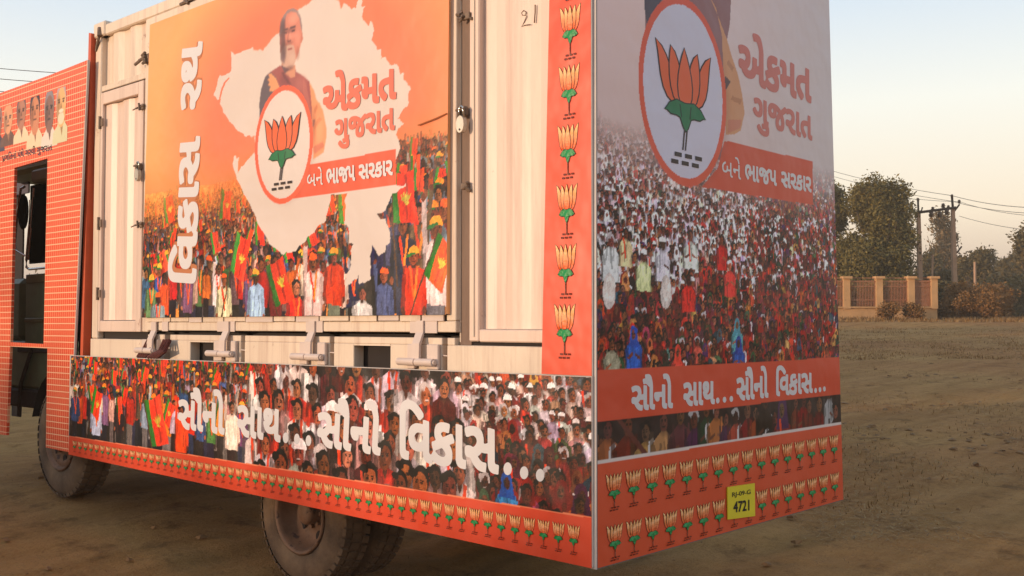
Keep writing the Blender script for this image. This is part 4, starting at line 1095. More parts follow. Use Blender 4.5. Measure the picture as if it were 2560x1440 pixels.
# two lotus rows on the bottom band
x0_, x1_ = rear(1529.5, 1230)[0], rear(2080, 1120)[0]
zt_a = rear(1529.5, 1182)[2]; zb_a = rear(1529.5, 1275)[2]; zt_b = rear(1529, 1310)[2]; zb_b = rear(1529, 1400)[2]
for (zt, zb) in ((zt_a, zb_a), (zt_b, zb_b)):
    H_ = (zt - zb) / 2.0
    for k in range(16):
        x = x0_ + (x1_ - x0_) * k / 15 + (.004 if zt == zt_b else 0); small_emblem('r', (x, YR - .0135, zb + H_ * 1.0), .100, H_ * 1.0, rb)
# yellow number plate sticker
pl = rear(1819, 1218); pr = rear(1887, 1208); pb = rear(1820, 1299)
M_YEL = mat('yellow_number_sticker', (226, 206, 40), .5, var=.04, scale=6)
PLY = YR - .022
b = MB(); V = [rear(1819, 1218, PLY), rear(1887, 1208, PLY), rear(1888, 1290, PLY), rear(1820, 1299, PLY)]
V2 = [v + np.array([0, .006, 0]) for v in V]
pt = mobj('number_plate', V + V2, [(0, 1, 2, 3), (7, 6, 5, 4), (0, 4, 5, 1), (1, 5, 6, 2), (2, 6, 7, 3), (3, 7, 4, 0)], M_YEL, None, loc=(float(V[0][0]), PLY, float(V[2][2])))
tag(pt, 'yellow number sticker reading RJ-09-G 4721 on the rear board', 'number plate')
M_BLK = mat('black_number_ink', (20, 18, 14), .5, var=.02)
def rearp(x, y): return rear(x, y, PLY)
word('RJ-09-G', (1830, 1246), (1876, 1238), (1830, 1231), rearp, M_BLK, pt, .002, .012, ref='self')
word('4721', (1833, 1282), (1873, 1276), (1833, 1254), rearp, M_BLK, pt, .002, .026, ref='self')

# ---- big cloth banner ------------------------------------------------------
big = root('cloth_banner', 'big orange cloth banner with white map shape and portrait, hung on the container shutter', 'banner', (XC, 5.6, 1.8))
def uvB(px, py):
    p = side(px, py, XB); return (-p[1], p[2])
SH_OFF = XS - XB
B = Sheet('s', [(-7.245, 1.806), (-4.005, 1.806), (-3.985, 3.985), (-7.17, 3.985)], .0058, 31); rng = B.rng
B.uv = lambda px, py: uvB(px, py)
B.mask[:] = True
f1 = np.clip(np.hypot((B.U + 5.3) / 1.3, (B.V - 3.1) / .95), 0, 1.5)[..., None]
c0 = np.array([236, 122, 86.]); c1 = np.array([242, 166, 100.])
tt = ((f1 - .75) / .6).clip(0, 1); B.C = c0 * (1 - tt) + c1 * tt
dn = ((2.95 - B.V) / .4).clip(0, 1)[..., None]; B.C = B.C * (1 - dn) + np.array([206, 132, 66.]) * dn
base = B.C.copy()
PAL_H = [(214, 120, 60), (196, 104, 50), (226, 140, 70), (170, 96, 50), (206, 150, 90), (160, 110, 70)]
# hazy far crowd then nearer rows
for k, v in enumerate(np.linspace(2.78, 2.50, 12)):
    h = .017 + .012 * k / 11; u = -7.28 + rng.uniform(0, h)
    while u < -3.96:
        if u > -4.9 or v < 2.66: stander(B, u, v + rng.normal(0, .012), h, rng, PAL_H, fl=.25, capp=.3, dark=.95)
        u += h * rng.uniform(1.2, 2.1)
fade = ((B.V - 2.36) / .5).clip(0, 1)[..., None]
B.C = B.C * (1 - fade * .75) + base * fade * .75
for v, u, h in scatter(rng, -7.28, -3.96, 2.08, 2.52, lambda v: .028 + .12 * (2.52 - v), dv=.85):
    rt = u > -4.75
    stander(B, u, v + (.24 if rt else 0), h * (1.25 if rt else 1), rng, PAL_A, fl=.13 if v > 2.2 else .06, capp=.28, dark=.72 + .5 * (2.52 - v))
for (px, py, h, col) in ((395, 745, .085, (150, 160, 180)), (640, 690, .09, (150, 172, 196)), (470, 690, .075, (110, 80, 110)), (740, 720, .10, (214, 60, 34)), (783, 655, .095, (220, 204, 176)), (835, 640, .085, (206, 56, 30)), (905, 735, .085, (226, 220, 216)), (1090, 570, .12, (216, 204, 190)), (960, 690, .08, (70, 80, 130)), (560, 700, .08, (190, 178, 150)), (690, 700, .07, (120, 60, 50)), (1035, 640, .1, (206, 58, 36))):
    c = B.uv(px, py); stander(B, c[0], c[1], h, rng, [col], fl=0, capp=.6)
for (px, py, h, t_) in ((690, 770, .30, .4), (575, 680, .28, -.3), (985, 560, .30, .1), (1060, 690, .26, -.45), (415, 560, .2, .2), (550, 545, .2, -.1), (850, 560, .22, .1)):
    c = B.uv(px, py); flag(B, c[0], c[1], h, rng, tilt=t_)
hz2 = (((B.V - 2.30 - .26 * (B.U > -4.75)) / .42).clip(0, 1) * .62)[..., None]; B.C = B.C * (1 - hz2) + base * hz2
photoize(B, (B.V < 2.72), rng, 1.1, 7, .14)
MAPP = [(577, 128), (587, 137), (610, 127), (632, 117), (640, 125), (657, 128), (667, 115), (680, 97), (700, 80), (712, 60), (730, 35), (747, 23), (755, 19), (763, 13), (777, 3), (790, -7), (815, -12), (833, -10), (847, 2), (853, 23), (858, 10), (870, 13), (877, 22), (890, 20), (895, 0), (900, -10), (904, -4), (903, 15), (915, 13), (907, 30), (908, 50), (915, 57), (922, 67), (927, 52), (931, 60), (935, 77), (928, 100), (935, 108), (942, 123), (952, 123), (953, 147), (960, 143), (967, 150), (972, 155), (977, 163), (986, 160), (997, 167), (1000, 187), (1012, 182), (1010, 200), (1020, 213), (1028, 223), (1020, 237), (1020, 263), (1010, 270), (1002, 282), (993, 297), (1001, 302), (1010, 310), (1000, 318), (993, 325), (990, 337), (997, 352), (1000, 370), (996, 382), (990, 397), (990, 460), (1000, 464), (1013, 457), (1013, 467), (998, 474), (980, 483), (973, 503), (963, 527), (943, 535), (947, 543), (963, 547), (970, 567), (975, 607), (965, 613), (963, 630), (947, 640), (930, 613), (925, 640), (927, 667), (928, 700), (917, 703), (897, 713), (897, 683), (890, 700), (883, 700), (875, 710), (863, 718), (867, 687), (877, 663), (877, 627), (883, 610), (873, 607), (870, 567), (860, 560), (863, 530), (862, 500), (868, 484), (828, 485), (823, 510), (815, 540), (810, 557), (803, 560), (793, 567), (777, 587), (767, 597), (753, 613), (740, 627), (720, 632), (710, 637), (700, 630), (673, 610), (653, 573), (640, 543), (623, 507), (607, 477), (593, 450), (582, 410), (587, 387), (592, 397), (600, 393), (598, 410), (595, 433), (603, 417), (617, 402), (627, 390), (637, 380), (640, 360), (637, 340), (630, 343), (623, 337), (615, 342), (610, 335), (600, 330), (590, 323), (573, 303), (560, 283), (556, 270), (550, 260), (553, 247), (546, 250), (540, 243), (535, 240), (537, 230), (543, 207), (550, 187), (565, 186), (577, 180), (578, 165), (578, 150)]
MP = [B.uv(*p) for p in MAPP]
# roughen the coast between points
def rough(P, amp, rng, it=2):
    P = [np.array(p) for p in P]
    for _ in range(it):
        Q = []
        for a, b_ in zip(P, P[1:] + P[:1]):
            d = b_ - a; L = np.linalg.norm(d); Q.append(a)
            if L > .012: Q.append((a + b_) / 2 + np.array([-d[1], d[0]]) / L * rng.normal(0, amp) * min(1, L / .05))
        P = Q; amp *= .6
    return P
lo_ = [i for i, p in enumerate(MAPP)]
B.poly(rough(MP, .006, np.random.default_rng(2)), (218, 200, 190))
B.pp([(548, 247), (551, 248), (557, 225), (564, 208), (574, 196), (572, 193), (560, 206), (552, 225)], (236, 118, 84))
B.pp([(594, 432), (598, 410), (601, 395), (598, 393), (595, 405)], (236, 140, 92))
# printed man: plain grey-haired bearded figure in maroon waistcoat
def hz(x, y): return (640 + x / 4.8, y / 4.8)
def H(pts, col, a=1.0): B.pp([hz(*p) for p in pts], col, a)
H([(285, 790), (180, 860), (110, 920), (60, 1080), (40, 1250), (45, 1440), (90, 1500), (700, 1500), (690, 1300), (665, 1130), (640, 980), (560, 910), (480, 860), (470, 800)], (158, 84, 82))
H([(180, 865), (240, 930), (290, 1060), (230, 1130), (60, 1500), (45, 1440), (40, 1250), (60, 1080), (110, 920)], (98, 84, 92))
H([(150, 890), (185, 880), (240, 940), (285, 1050), (200, 1100), (155, 1090), (175, 1040), (140, 1020), (165, 985), (135, 960), (160, 935)], (226, 152, 106))
H([(640, 985), (700, 1095), (725, 1200), (760, 1235), (805, 1330), (830, 1460), (845, 1540), (843, 1660), (810, 1830), (690, 1910), (670, 1600), (670, 1300), (655, 1130)], (226, 150, 106))
H([(700, 1300), (730, 1250), (742, 1290), (700, 1380)], (204, 122, 84)); H([(690, 1500), (760, 1400), (790, 1430), (700, 1560)], (204, 122, 84)); H([(690, 1760), (800, 1700), (820, 1760), (700, 1850)], (210, 120, 92)); H([(680, 1440), (712, 1430), (700, 1500), (678, 1530)], (110, 80, 84))
H([(560, 930), (600, 1000), (640, 1200), (665, 1400), (600, 1300), (560, 1100)], (176, 100, 92)); H([(300, 870), (380, 1010), (430, 1020), (360, 920), (330, 860)], (120, 64, 68))
H([(300, 760), (345, 880), (420, 940), (470, 920), (475, 780)], (206, 140, 112)); H([(300, 780), (345, 880), (405, 830), (420, 820)], (104, 76, 84))
face = [(284, 480), (282, 380), (298, 270), (335, 180), (390, 115), (440, 98), (490, 125), (530, 200), (548, 300), (552, 390), (545, 500), (515, 620), (478, 720), (450, 800), (400, 830), (330, 800), (296, 720)]
H(face, (208, 128, 108))
H([(284, 480), (282, 380), (298, 270), (335, 180), (380, 130), (352, 230), (345, 340), (350, 480), (340, 620), (345, 760), (296, 720)], (146, 92, 88))
H([(298, 270), (330, 185), (385, 112), (440, 94), (495, 120), (535, 200), (552, 300), (556, 400), (540, 330), (520, 220), (480, 150), (420, 135), (370, 170), (345, 240), (330, 340), (306, 400), (288, 420)], (150, 126, 124))
H([(325, 350), (380, 338), (382, 352), (328, 368)], (90, 60, 64)); H([(408, 330), (470, 305), (478, 322), (415, 348)], (78, 58, 62)); H([(334, 385), (372, 380), (370, 402), (336, 404)], (70, 44, 48)); H([(425, 365), (470, 352), (470, 376), (430, 382)], (70, 44, 48))
H([(395, 380), (415, 470), (420, 490), (388, 495), (372, 480), (382, 430)], (176, 102, 90)); H([(370, 484), (420, 480), (414, 500), (376, 504)], (110, 64, 62))
H([(335, 560), (395, 530), (455, 545), (470, 620), (478, 720), (450, 800), (400, 830), (330, 800), (296, 720), (300, 640)], (200, 158, 140)); H([(296, 640), (330, 570), (350, 640), (345, 760), (296, 720)], (168, 138, 134))
H([(375, 590), (430, 575), (440, 592), (385, 606)], (150, 80, 76)); H([(545, 400), (560, 400), (562, 470), (545, 520), (536, 490)], (196, 116, 96))
def soft(x, y, rx, ry, col, a):
    c = B.uv(*hz(x, y)); d = B.uv(*hz(x + rx, y)); e = B.uv(*hz(x, y + ry)); B.ell(c[0], c[1], abs(d[0] - c[0]), abs(e[1] - c[1]), col, a, True)
for q in ((450, 220, 80, 90, (236, 164, 140), .6), (500, 450, 40, 110, (228, 150, 128), .6), (405, 440, 22, 60, (232, 158, 134), .7), (450, 430, 60, 40, (232, 150, 128), .5), (330, 600, 45, 190, (84, 56, 58), .75), (320, 340, 45, 150, (84, 58, 62), .75), (400, 365, 90, 40, (110, 70, 68), .55), (395, 520, 60, 30, (120, 70, 66), .5), (500, 640, 30, 100, (150, 90, 78), .5), (440, 700, 60, 80, (214, 182, 166), .4), (400, 820, 70, 40, (110, 70, 68), .6), (540, 1000, 90, 120, (190, 112, 102), .5), (340, 960, 70, 100, (110, 60, 64), .45), (760, 1560, 60, 200, (240, 170, 124), .5), (690, 1500, 40, 260, (180, 104, 76), .5)): soft(*q)
w0 = B.uv(640, 420); w1 = B.uv(830, 10); B.blur(w0[0], w1[0], w0[1] - .05, w1[1] + .1, 1)
# caption box, ring shadow, ring
B.pp([(770, 412), (989, 373), (990, 462), (850, 480), (728, 498), (740, 450)], (228, 92, 62))
l, r_ = side(637, 385, XB), side(782.5, 335, XB); cy_, cry = (l[1] + r_[1]) / 2, abs(l[1] - r_[1]) / 2
zt_, zb_ = side(713, 213, XB)[2], side(703, 510, XB)[2]; czr, crz = (zt_ + zb_) / 2, (zt_ - zb_) / 2
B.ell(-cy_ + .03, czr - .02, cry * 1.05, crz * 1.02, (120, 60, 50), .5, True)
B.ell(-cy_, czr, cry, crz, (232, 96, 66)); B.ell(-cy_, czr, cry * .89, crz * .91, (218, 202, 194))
B.C *= (.975 + .05 * vnoise(B.nx, B.ny, 8, 5, rng, 3)[..., None])
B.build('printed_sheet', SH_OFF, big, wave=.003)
O3 = .0035
word(EKMAT, (808, 290), (992, 247), (808, 217), sideb, M_SAL, big, O3, .038)
word(GUJ, (837, 355), (988, 325), (837, 301), sideb, M_SAL, big, O3, .034)
word(BANE, (769, 468), (808, 462), (769, 437), sideb, M_WHITE, big, O3, .004)
word(BHAJAP, (817, 462), (889, 452), (817, 423), sideb, M_WHITE, big, O3, .035)
word(SARKAR, (898, 450), (983, 438), (898, 412), sideb, M_WHITE, big, O3, .035)
word(VIKAS, (492, 710), (502, 339), (441, 706), sideb, M_SHADOW, big, O3 - .001, .075, name='printed_word_shadow')
word(VIKAS, (492, 710), (502, 339), (441, 706), sideb, M_WHITE, big, O3, .038)
word(RATH, (504, 273), (508, 102), (452, 276), sideb, M_SHADOW, big, O3 - .001, .075, name='printed_word_shadow')
word(RATH, (504, 273), (508, 102), (452, 276), sideb, M_WHITE, big, O3, .038)
big_emblem((705.7, 382), (706.7, 291), (663, 306), (752.5, 286), sideb, big, O3)
# hem and fold of the banner on its right edge
b = MB(); b.tube([(XB - .006, 4.0, 2.885), (XB - .012, 4.08, 2.868), (XB - .010, 4.22, 2.85)], .004, 6); b.obj('cloth_crease', M_SHADOW, big)
b = MB(); b.box(XB + .002, XC - .012, 4.0, 4.012, 1.81, 3.98); b.obj('banner_hem', mat('banner_hem_cloth', (236, 168, 112), .6, var=.04), big)

# ---- pencil number on the container ----------------------------------------
M_PEN = mat('pencil_scribble', (120, 92, 76), .8, var=.1)
def penline(pts, r=.0022):
    b = MB(); b.tube([side(px, py, XC + .0405) for px, py in pts], r, 5); return b
b = penline([(1304, 32), (1309, 26), (1315, 30), (1313, 38), (1306, 38), (1304, 32)]); b2 = penline([(1315, 30), (1316, 42), (1310, 56), (1304, 67), (1312, 63), (1326, 61)])
b.add(b2.V, b2.F); b.obj('handwritten_number', M_PEN, rd)
b = penline([(1338, 12), (1338, 30), (1336, 57)], .0035); b.obj('handwritten_number', M_PEN, rd)

# ================================================================== TILED CAB BOARD
tb = root('cab_banner_board', 'orange tile-print board over the truck cab with a row of printed heads', 'banner board', (XS, 9.0, .75))
M_TILE = bpy.data.materials.new('printed_tile_pattern'); M_TILE.use_nodes = True
nt = M_TILE.node_tree; bs = nt.nodes['Principled BSDF']; bs.inputs['Roughness'].default_value = .45; bs.inputs['Specular IOR Level'].default_value = .35
tc = nt.nodes.new('ShaderNodeTexCoord'); sp = nt.nodes.new('ShaderNodeSeparateXYZ'); nt.links.new(tc.outputs['Object'], sp.inputs[0])
def mth(op, a, b_=None):
    n = nt.nodes.new('ShaderNodeMath'); n.operation = op
    for i, v in enumerate((a, b_)):
        if v is None: continue
        if isinstance(v, (int, float)): n.inputs[i].default_value = v
        else: nt.links.new(v, n.inputs[i])
    return n.outputs[0]
hz_ = mth('LESS_THAN', mth('FRACT', mth('DIVIDE', sp.outputs[2], .0505)), .14)
vt_ = mth('LESS_THAN', mth('FRACT', mth('DIVIDE', sp.outputs[1], .036)), .26)
def mixc(f, a, b_):
    mx = nt.nodes.new('ShaderNodeMix'); mx.data_type = 'RGBA'; nt.links.new(f, mx.inputs[0])
    if isinstance(a, tuple): mx.inputs[6].default_value = (*lin(a), 1)
    else: nt.links.new(a, mx.inputs[6])
    if isinstance(b_, tuple): mx.inputs[7].default_value = (*lin(b_), 1)
    else: nt.links.new(b_, mx.inputs[7])
    return mx.outputs[2]
nn = nt.nodes.new('ShaderNodeTexNoise'); nn.inputs['Scale'].default_value = 3; nt.links.new(tc.outputs['Object'], nn.inputs['Vector'])
c_a = mixc(nn.outputs[0], (228, 68, 38), (218, 84, 48)); c_b = mixc(vt_, c_a, (238, 146, 106)); c_c = mixc(hz_, c_b, (244, 190, 150)); nt.links.new(c_c, bs.inputs['Base Color'])
yR, yL = 8.20, 10.6
z1 = 3.86; za = .75
yo0, yo1 = 8.80, 9.47
b = MB()
def qd(b, y0, y1, z0, z1):  b.box(XS - .012, XS + .012, y0, y1, z0, z1)
# right post (leaning edge), left post, top, mid bar
b.prism([(8.305, .73), (8.73, .735), (8.73, 1.557), (8.805, 1.557), (8.785, 3.155), (8.785, z1), (8.088, z1 + .012)], 'x', XS - .012, XS + .0)
b.prism([(8.785, 3.155), (9.445, 3.142), (9.445, z1), (8.785, z1)], 'x', XS - .012, XS + .012)
b.prism([(9.52, .78), (10.7, .76), (10.7, z1), (9.445, z1), (9.445, 3.142), (9.47, 1.59)], 'x', XS - .012, XS + .012)
b.prism([(8.805, 1.558), (9.468, 1.562), (9.468, 1.60), (8.805, 1.592)], 'x', XS - .012, XS + .012)
b.obj('tile_panel', M_TILE, tb)
b = MB(); b.prism([(8.302, .73), (8.292, .73), (8.075, z1 + .012), (8.085, z1 + .012)], 'x', XS - .013, XS + .004); b.obj('edge_trim', M_EDGE, tb)
b = MB(); b.box(XS + .02, XS + .06, 8.33, 8.37, .9, 3.7); b.box(XS + .02, XS + .30, 8.33, 8.37, 2.6, 2.64); b.box(XS + .02, XS + .33, 8.33, 8.37, 1.2, 1.24); b.obj('support_frame', M_RUST, tb)
F_ = Sheet('s', [(-9.83, 2.95), (-8.42, 2.95), (-8.42, 3.72), (-9.83, 3.72)], .006, 41)
def phead(hx, ht, hb, hw, skin, hair, hairtop, shirt, beard=None):
    T = lambda x, y: F_.uv(x, y)
    u, v0 = T(hx, (ht + hb) / 2); uL_, _ = T(hx - hw / 2, ht); uR_, _ = T(hx + hw / 2, ht); w = (uR_ - uL_); h = abs(T(hx, ht)[1] - T(hx, hb)[1])
    sk = np.array(skin, float)
    F_.poly([(u - .25 * w, v0 - .4 * h), (u - .75 * w, v0 - .62 * h), (u - .8 * w, v0 - .86 * h), (u + .9 * w, v0 - .86 * h), (u + .75 * w, v0 - .6 * h), (u + .3 * w, v0 - .36 * h)], shirt)
    F_.poly([(u - .2 * w, v0 - .3 * h), (u + .25 * w, v0 - .3 * h), (u + .1 * w, v0 - .72 * h)], sk * .7)
    F_.ell(u, v0 + .06 * h, .5 * w, .46 * h, hair); F_.ell(u + .02 * w, v0 - .03 * h - hairtop * h, .43 * w, .44 * h, sk)
    F_.ell(u - .25 * w, v0 - .05 * h, .22 * w, .36 * h, sk * .62, .75, True)
    for sg in (-1, 1):
        F_.line((u + sg * .1 * w, v0 + .1 * h), (u + sg * .34 * w, v0 + .09 * h), .035 * h, sk * .35); F_.ell(u + sg * .2 * w, v0 + .04 * h, .09 * w, .025 * h, sk * .3)
    F_.poly([(u, v0 + .06 * h), (u + .1 * w, v0 - .1 * h), (u - .08 * w, v0 - .11 * h)], sk * .68); F_.ell(u, v0 - .2 * h, .17 * w, .02 * h, sk * .45)
    if beard is not None: F_.ell(u, v0 - .155 * h, .24 * w, .04 * h, beard); 
    if beard is not None and beard[0] > 150: F_.ell(u, v0 - .32 * h, .3 * w, .14 * h, beard, .8)
phead(-1, 262, 350, 20, (150, 100, 90), (150, 130, 130), .02, (70, 60, 84))
phead(24, 260, 338, 24, (224, 156, 116), (224, 156, 116), 0, (110, 76, 64))
phead(57, 238, 326, 24, (180, 118, 92), (110, 86, 90), .03, (236, 206, 170))
phead(91, 222, 332, 26, (206, 130, 92), (56, 44, 56), .09, (234, 206, 170))
phead(127, 223, 330, 25, (136, 98, 88), (140, 126, 132), .06, (228, 210, 196))
phead(157, 203, 316, 26, (234, 176, 116), (190, 160, 160), .05, (216, 206, 166), (238, 220, 196))
mk_ = F_.mask.copy(); av = F_.C[mk_].mean(0); F_.C[~mk_] = av; F_.blur(-9.83, -8.42, 2.95, 3.72, 1); F_.mask = mk_
F_.build('printed_heads', .0135, tb, masked=True)
word('\u0AAA\u0A97\u0ABF\u0AA4\u0AA8\u0ABE\u0A82 \u0AAA\u0A82\u0AA5\u0AC7 \u0A97\u0AB0\u0AB5\u0AC0 \u0A97\u0AC1\u0A9C\u0AB0\u0ABE\u0AA4', (9, 404), (134, 376), (9, 390), side, M_NAVY, tb, .0135, .02)
b = MB(); b.tube([side(10, 399, XS - .0145), side(7, 404, XS - .0145)], .004, 5); b.obj('printed_word', M_NAVY, tb)

# ================================================================== BACKGROUND
def gp(px, D):
    """ground point seen at column px at depth D"""
    l = (px - 1280) / FPX * D
    x = F0[0] * D + RT[0] * l; y = F0[1] * D + RT[1] * l
    return np.array([x, y, float(gz(x, y))])
def atz(px, py, D):
    p = dep(px, py, D); return p
def foliage_mat(name, c1, c2, c3=None):
    M = bpy.data.materials.new(name); M.use_nodes = True; nt = M.node_tree; b = nt.nodes['Principled BSDF']
    b.inputs['Roughness'].default_value = .7; b.inputs['Specular IOR Level'].default_value = .2
    oi = nt.nodes.new('ShaderNodeAttribute'); oi.attribute_name = 'tint'
    r = nt.nodes.new('ShaderNodeValToRGB'); r.color_ramp.elements[0].color = (*lin(c1), 1); r.color_ramp.elements[1].color = (*lin(c2), 1)
    if c3: e = r.color_ramp.elements.new(.9); e.color = (*lin(c3), 1); r.color_ramp.elements[1].position = .6
    nt.links.new(oi.outputs['Fac'], r.inputs[0]); nt.links.new(r.outputs[0], b.inputs['Base Color'])
    b.inputs['Subsurface Weight'].default_value = 0
    return M
def leaves(name, blobs, n, size, material, parent, rng, droop=.0, hollow=.35):
    """blobs: (centre, (rx,ry,rz)); leaf quads spread through lumpy blob shells"""
    cs = np.array([b_[0] for b_ in blobs], float); rs = np.array([b_[1] for b_ in blobs], float)
    vol = rs.prod(1) ** .67; pick = rng.choice(len(blobs), n, p=vol / vol.sum())
    d = rng.normal(size=(n, 3)); d /= np.linalg.norm(d, axis=1)[:, None]
    rad = hollow + (1.06 - hollow) * rng.random(n) ** .55
    # clump: pull leaves towards twig tips
    tips = cs[pick] + d * rad[:, None] * rs[pick]
    ntip = max(20, n // 14); ti = rng.integers(0, n, ntip)
    T = tips[ti]; ch = rng.integers(0, ntip, n)
    P = T[ch] + rng.normal(size=(n, 3)) * size * 1.6
    P[:, 2] -= droop * rng.random(n)
    a = rng.normal(size=(n, 3)); a /= np.linalg.norm(a, axis=1)[:, None]
    b_ = np.cross(a, rng.normal(size=(n, 3))); b_ /= np.linalg.norm(b_, axis=1)[:, None]
    sz_ = size * rng.uniform(.5, 1.2, n)[:, None]
    V = np.stack([P - a * sz_, P - b_ * sz_ * .45, P + a * sz_, P + b_ * sz_ * .45], 1).reshape(-1, 3)
    base = wloc(parent); me = bpy.data.meshes.new(name)
    me.vertices.add(4 * n); me.vertices.foreach_set('co', (V - base).reshape(-1).astype(np.float32))
    me.loops.add(4 * n); me.loops.foreach_set('vertex_index', np.arange(4 * n, dtype=np.int32)); me.polygons.add(n); me.polygons.foreach_set('loop_start', (np.arange(n) * 4).astype(np.int32))
    at = me.attributes.new('tint', 'FLOAT', 'FACE'); clump = rng.random(ntip)[ch] * .6 + rng.random(n) * .4
    at.data.foreach_set('value', clump.astype(np.float32)); me.materials.append(material); me.update(calc_edges=True)
    o = bpy.data.objects.new(name, me); COL.objects.link(o); o.parent = parent; return o
M_BARK = mat('grey_brown_bark', (96, 74, 58), .9, var=.2, scale=8, bump=.5)
FM1 = foliage_mat('olive_evergreen_leaves', (40, 42, 20), (84, 80, 38), (120, 104, 52))
FM2 = foliage_mat('dusty_acacia_leaves', (34, 36, 20), (72, 68, 38), (106, 88, 50))
FM3 = foliage_mat('dry_bush_leaves', (76, 52, 28), (120, 82, 44), (146, 104, 56))
FM4 = foliage_mat('grey_green_far_leaves', (62, 56, 38), (98, 84, 58), (124, 100, 68))
def tree(name, label, cat, px, D, ptop, spread_px, n, size, fm, rng, trunk=.16, lean=0, nb=16, bottom=.25, group=None, round_=1.0, thin=False):
    g = gp(px, D); top = dep(px, ptop, D); H = top[2] - g[2]; W = spread_px / FPX * D
    o = root(name, label, cat, g - [0, 0, .1], group)
    b = MB(); pts = [g - [0, 0, .15]]
    for k in range(1, 6): pts.append(g + np.array([rng.normal(0, .04) * W, rng.normal(0, .04) * W, H * .8 * k / 5]))
    b.tube(pts, trunk, 8, trunk * .3)
    for k in range(9):
        z0 = rng.uniform(.22, .6); p0 = g + (pts[-1] - g) * z0; a = rng.uniform(0, 6.28)
        p2 = g + np.array([math.cos(a) * W * .36, math.sin(a) * W * .36, H * rng.uniform(.45, .85)]); b.tube([p0, (p0 + p2) / 2 + [0, 0, -.05 * H], p2], trunk * .45, 6, trunk * .12)
    b.obj('trunk', M_BARK, o, smooth=True)
    bl = []
    for k in range(nb):
        z = rng.uniform(bottom, .92); a = rng.uniform(0, 6.28)
        prof = max(.12, 1 - (abs(z - .42) / .60) ** 2.3) ** .6
        rr_ = W * .5 * prof * rng.uniform(.2, .86) * round_
        s = (.13 if thin else .17) * W * rng.uniform(.6, 1.35)
        bl.append((g + np.array([math.cos(a) * rr_, math.sin(a) * rr_, H * z]), (s, s, s * rng.uniform(.7, 1.1) * (H / W) ** .3)))
    bl.append((g + np.array([0, 0, H * .9]), (W * .14, W * .14, H * .1)))
    leaves('crown', bl, n, size, fm, o, rng)
    return o
rg = np.random.default_rng(12)
tree('evergreen_tree', 'dense olive tree half hidden by the edge of the rear board', 'tree', 2062, 61, 448, 175, 50000, .115, FM1, rg, bottom=.08, nb=26)
tree('evergreen_tree', 'big dense round olive tree behind the boundary wall, left of the power poles', 'tree', 2206, 58, 458, 176, 90000, .11, FM1, rg, bottom=.08, nb=60, round_=1.0)
tree('eucalyptus_tree', 'slender airy pale tree standing between the two power poles', 'tree', 2354, 92, 535, 86, 5200, .2, FM4, rg, bottom=.34, nb=15, thin=True, trunk=.16)
tree('evergreen_tree', 'dark tree cut off by the right edge of the picture', 'tree', 2582, 75, 560, 90, 9000, .17, FM2, rg, bottom=.12, nb=16)
tree('acacia_tree', 'low dark far tree just right of the power poles', 'tree', 2448, 80, 632, 105, 24000, .16, FM2, rg, bottom=.05, nb=18)
tree('acacia_tree', 'low far tree between power poles and the dense olive tree', 'tree', 2325, 84, 640, 95, 18000, .17, FM2, rg, bottom=.05, nb=16)
tree('acacia_tree', 'broad far tree near the right edge, above the pale field rail', 'tree', 2545, 92, 645, 120, 22000, .18, FM2, rg, bottom=.05, nb=18)
tree('acacia_tree', 'faint far tree between the low dark tree and the broad right tree', 'tree', 2500, 100, 656, 110, 16000, .2, FM2, rg, bottom=.05, nb=18)
tree('acacia_tree', 'far tree behind the pole with the top crossarm', 'tree', 2400, 100, 655, 110, 14000, .2, FM2, rg, bottom=.05, nb=18)
def shrub(label, px, D, ptop, wpx, n, size, fm, nb=12, name='dry_shrub', cat='bush'):
    g = gp(px, D); H = dep(px, ptop, D)[2] - g[2]; W = wpx / FPX * D
    o = root(name, label, cat, g)
    b = MB()
    for k in range(9):
        a = rg.uniform(0, 6.28); b.tube([g - [0, 0, .05], g + [math.cos(a) * W * .18, math.sin(a) * W * .18, H * .5], g + [math.cos(a) * W * .34, math.sin(a) * W * .34, H * rg.uniform(.6, .9)]], .03, 5, .01)
    b.obj('stem', M_BARK, o, kind='stuff')
    bl = [(g + np.array([rg.uniform(-.38, .38) * W * RT[0], rg.uniform(-.38, .38) * W, 0]) + [0, 0, H * rg.uniform(.2, .72)], (W * .17, W * .17, H * .24)) for _ in range(nb)]
    leaves('foliage', bl, n, size, fm, o, rg, hollow=.2)
    return o
shrub('wide brown-green thorn bush beside the right end of the wall', 2418, 53, 698, 165, 38000, .075, FM3, 20)
shrub('small creeper bush against the middle bay of the wall', 2225, 50.5, 758, 46, 3000, .07, FM3, 7)
shrub('small creeper bush against the right bay of the wall', 2282, 50.5, 762, 50, 3000, .07, FM3, 7)
shrub('low wide bush mass joining the thorn bush to the right edge of the wall', 2372, 56, 706, 90, 14000, .10, FM2, 14)
shrub('dark bush mass between the thorn bush and the pale field rail', 2468, 60, 716, 110, 14000, .11, FM3, 14)
shrub('tall dark thicket behind the thorn bush', 2500, 66, 690, 130, 16000, .14, FM2, 20)
shrub('dark thicket at the far right behind the field rail', 2565, 70, 680, 110, 12000, .14, FM2, 16)
shrub('dark undergrowth behind the boundary wall below the round tree', 2190, 55, 690, 240, 26000, .10, FM1, 26)
shrub('undergrowth between the power poles', 2340, 62, 668, 120, 12000, .12, FM2, 16)
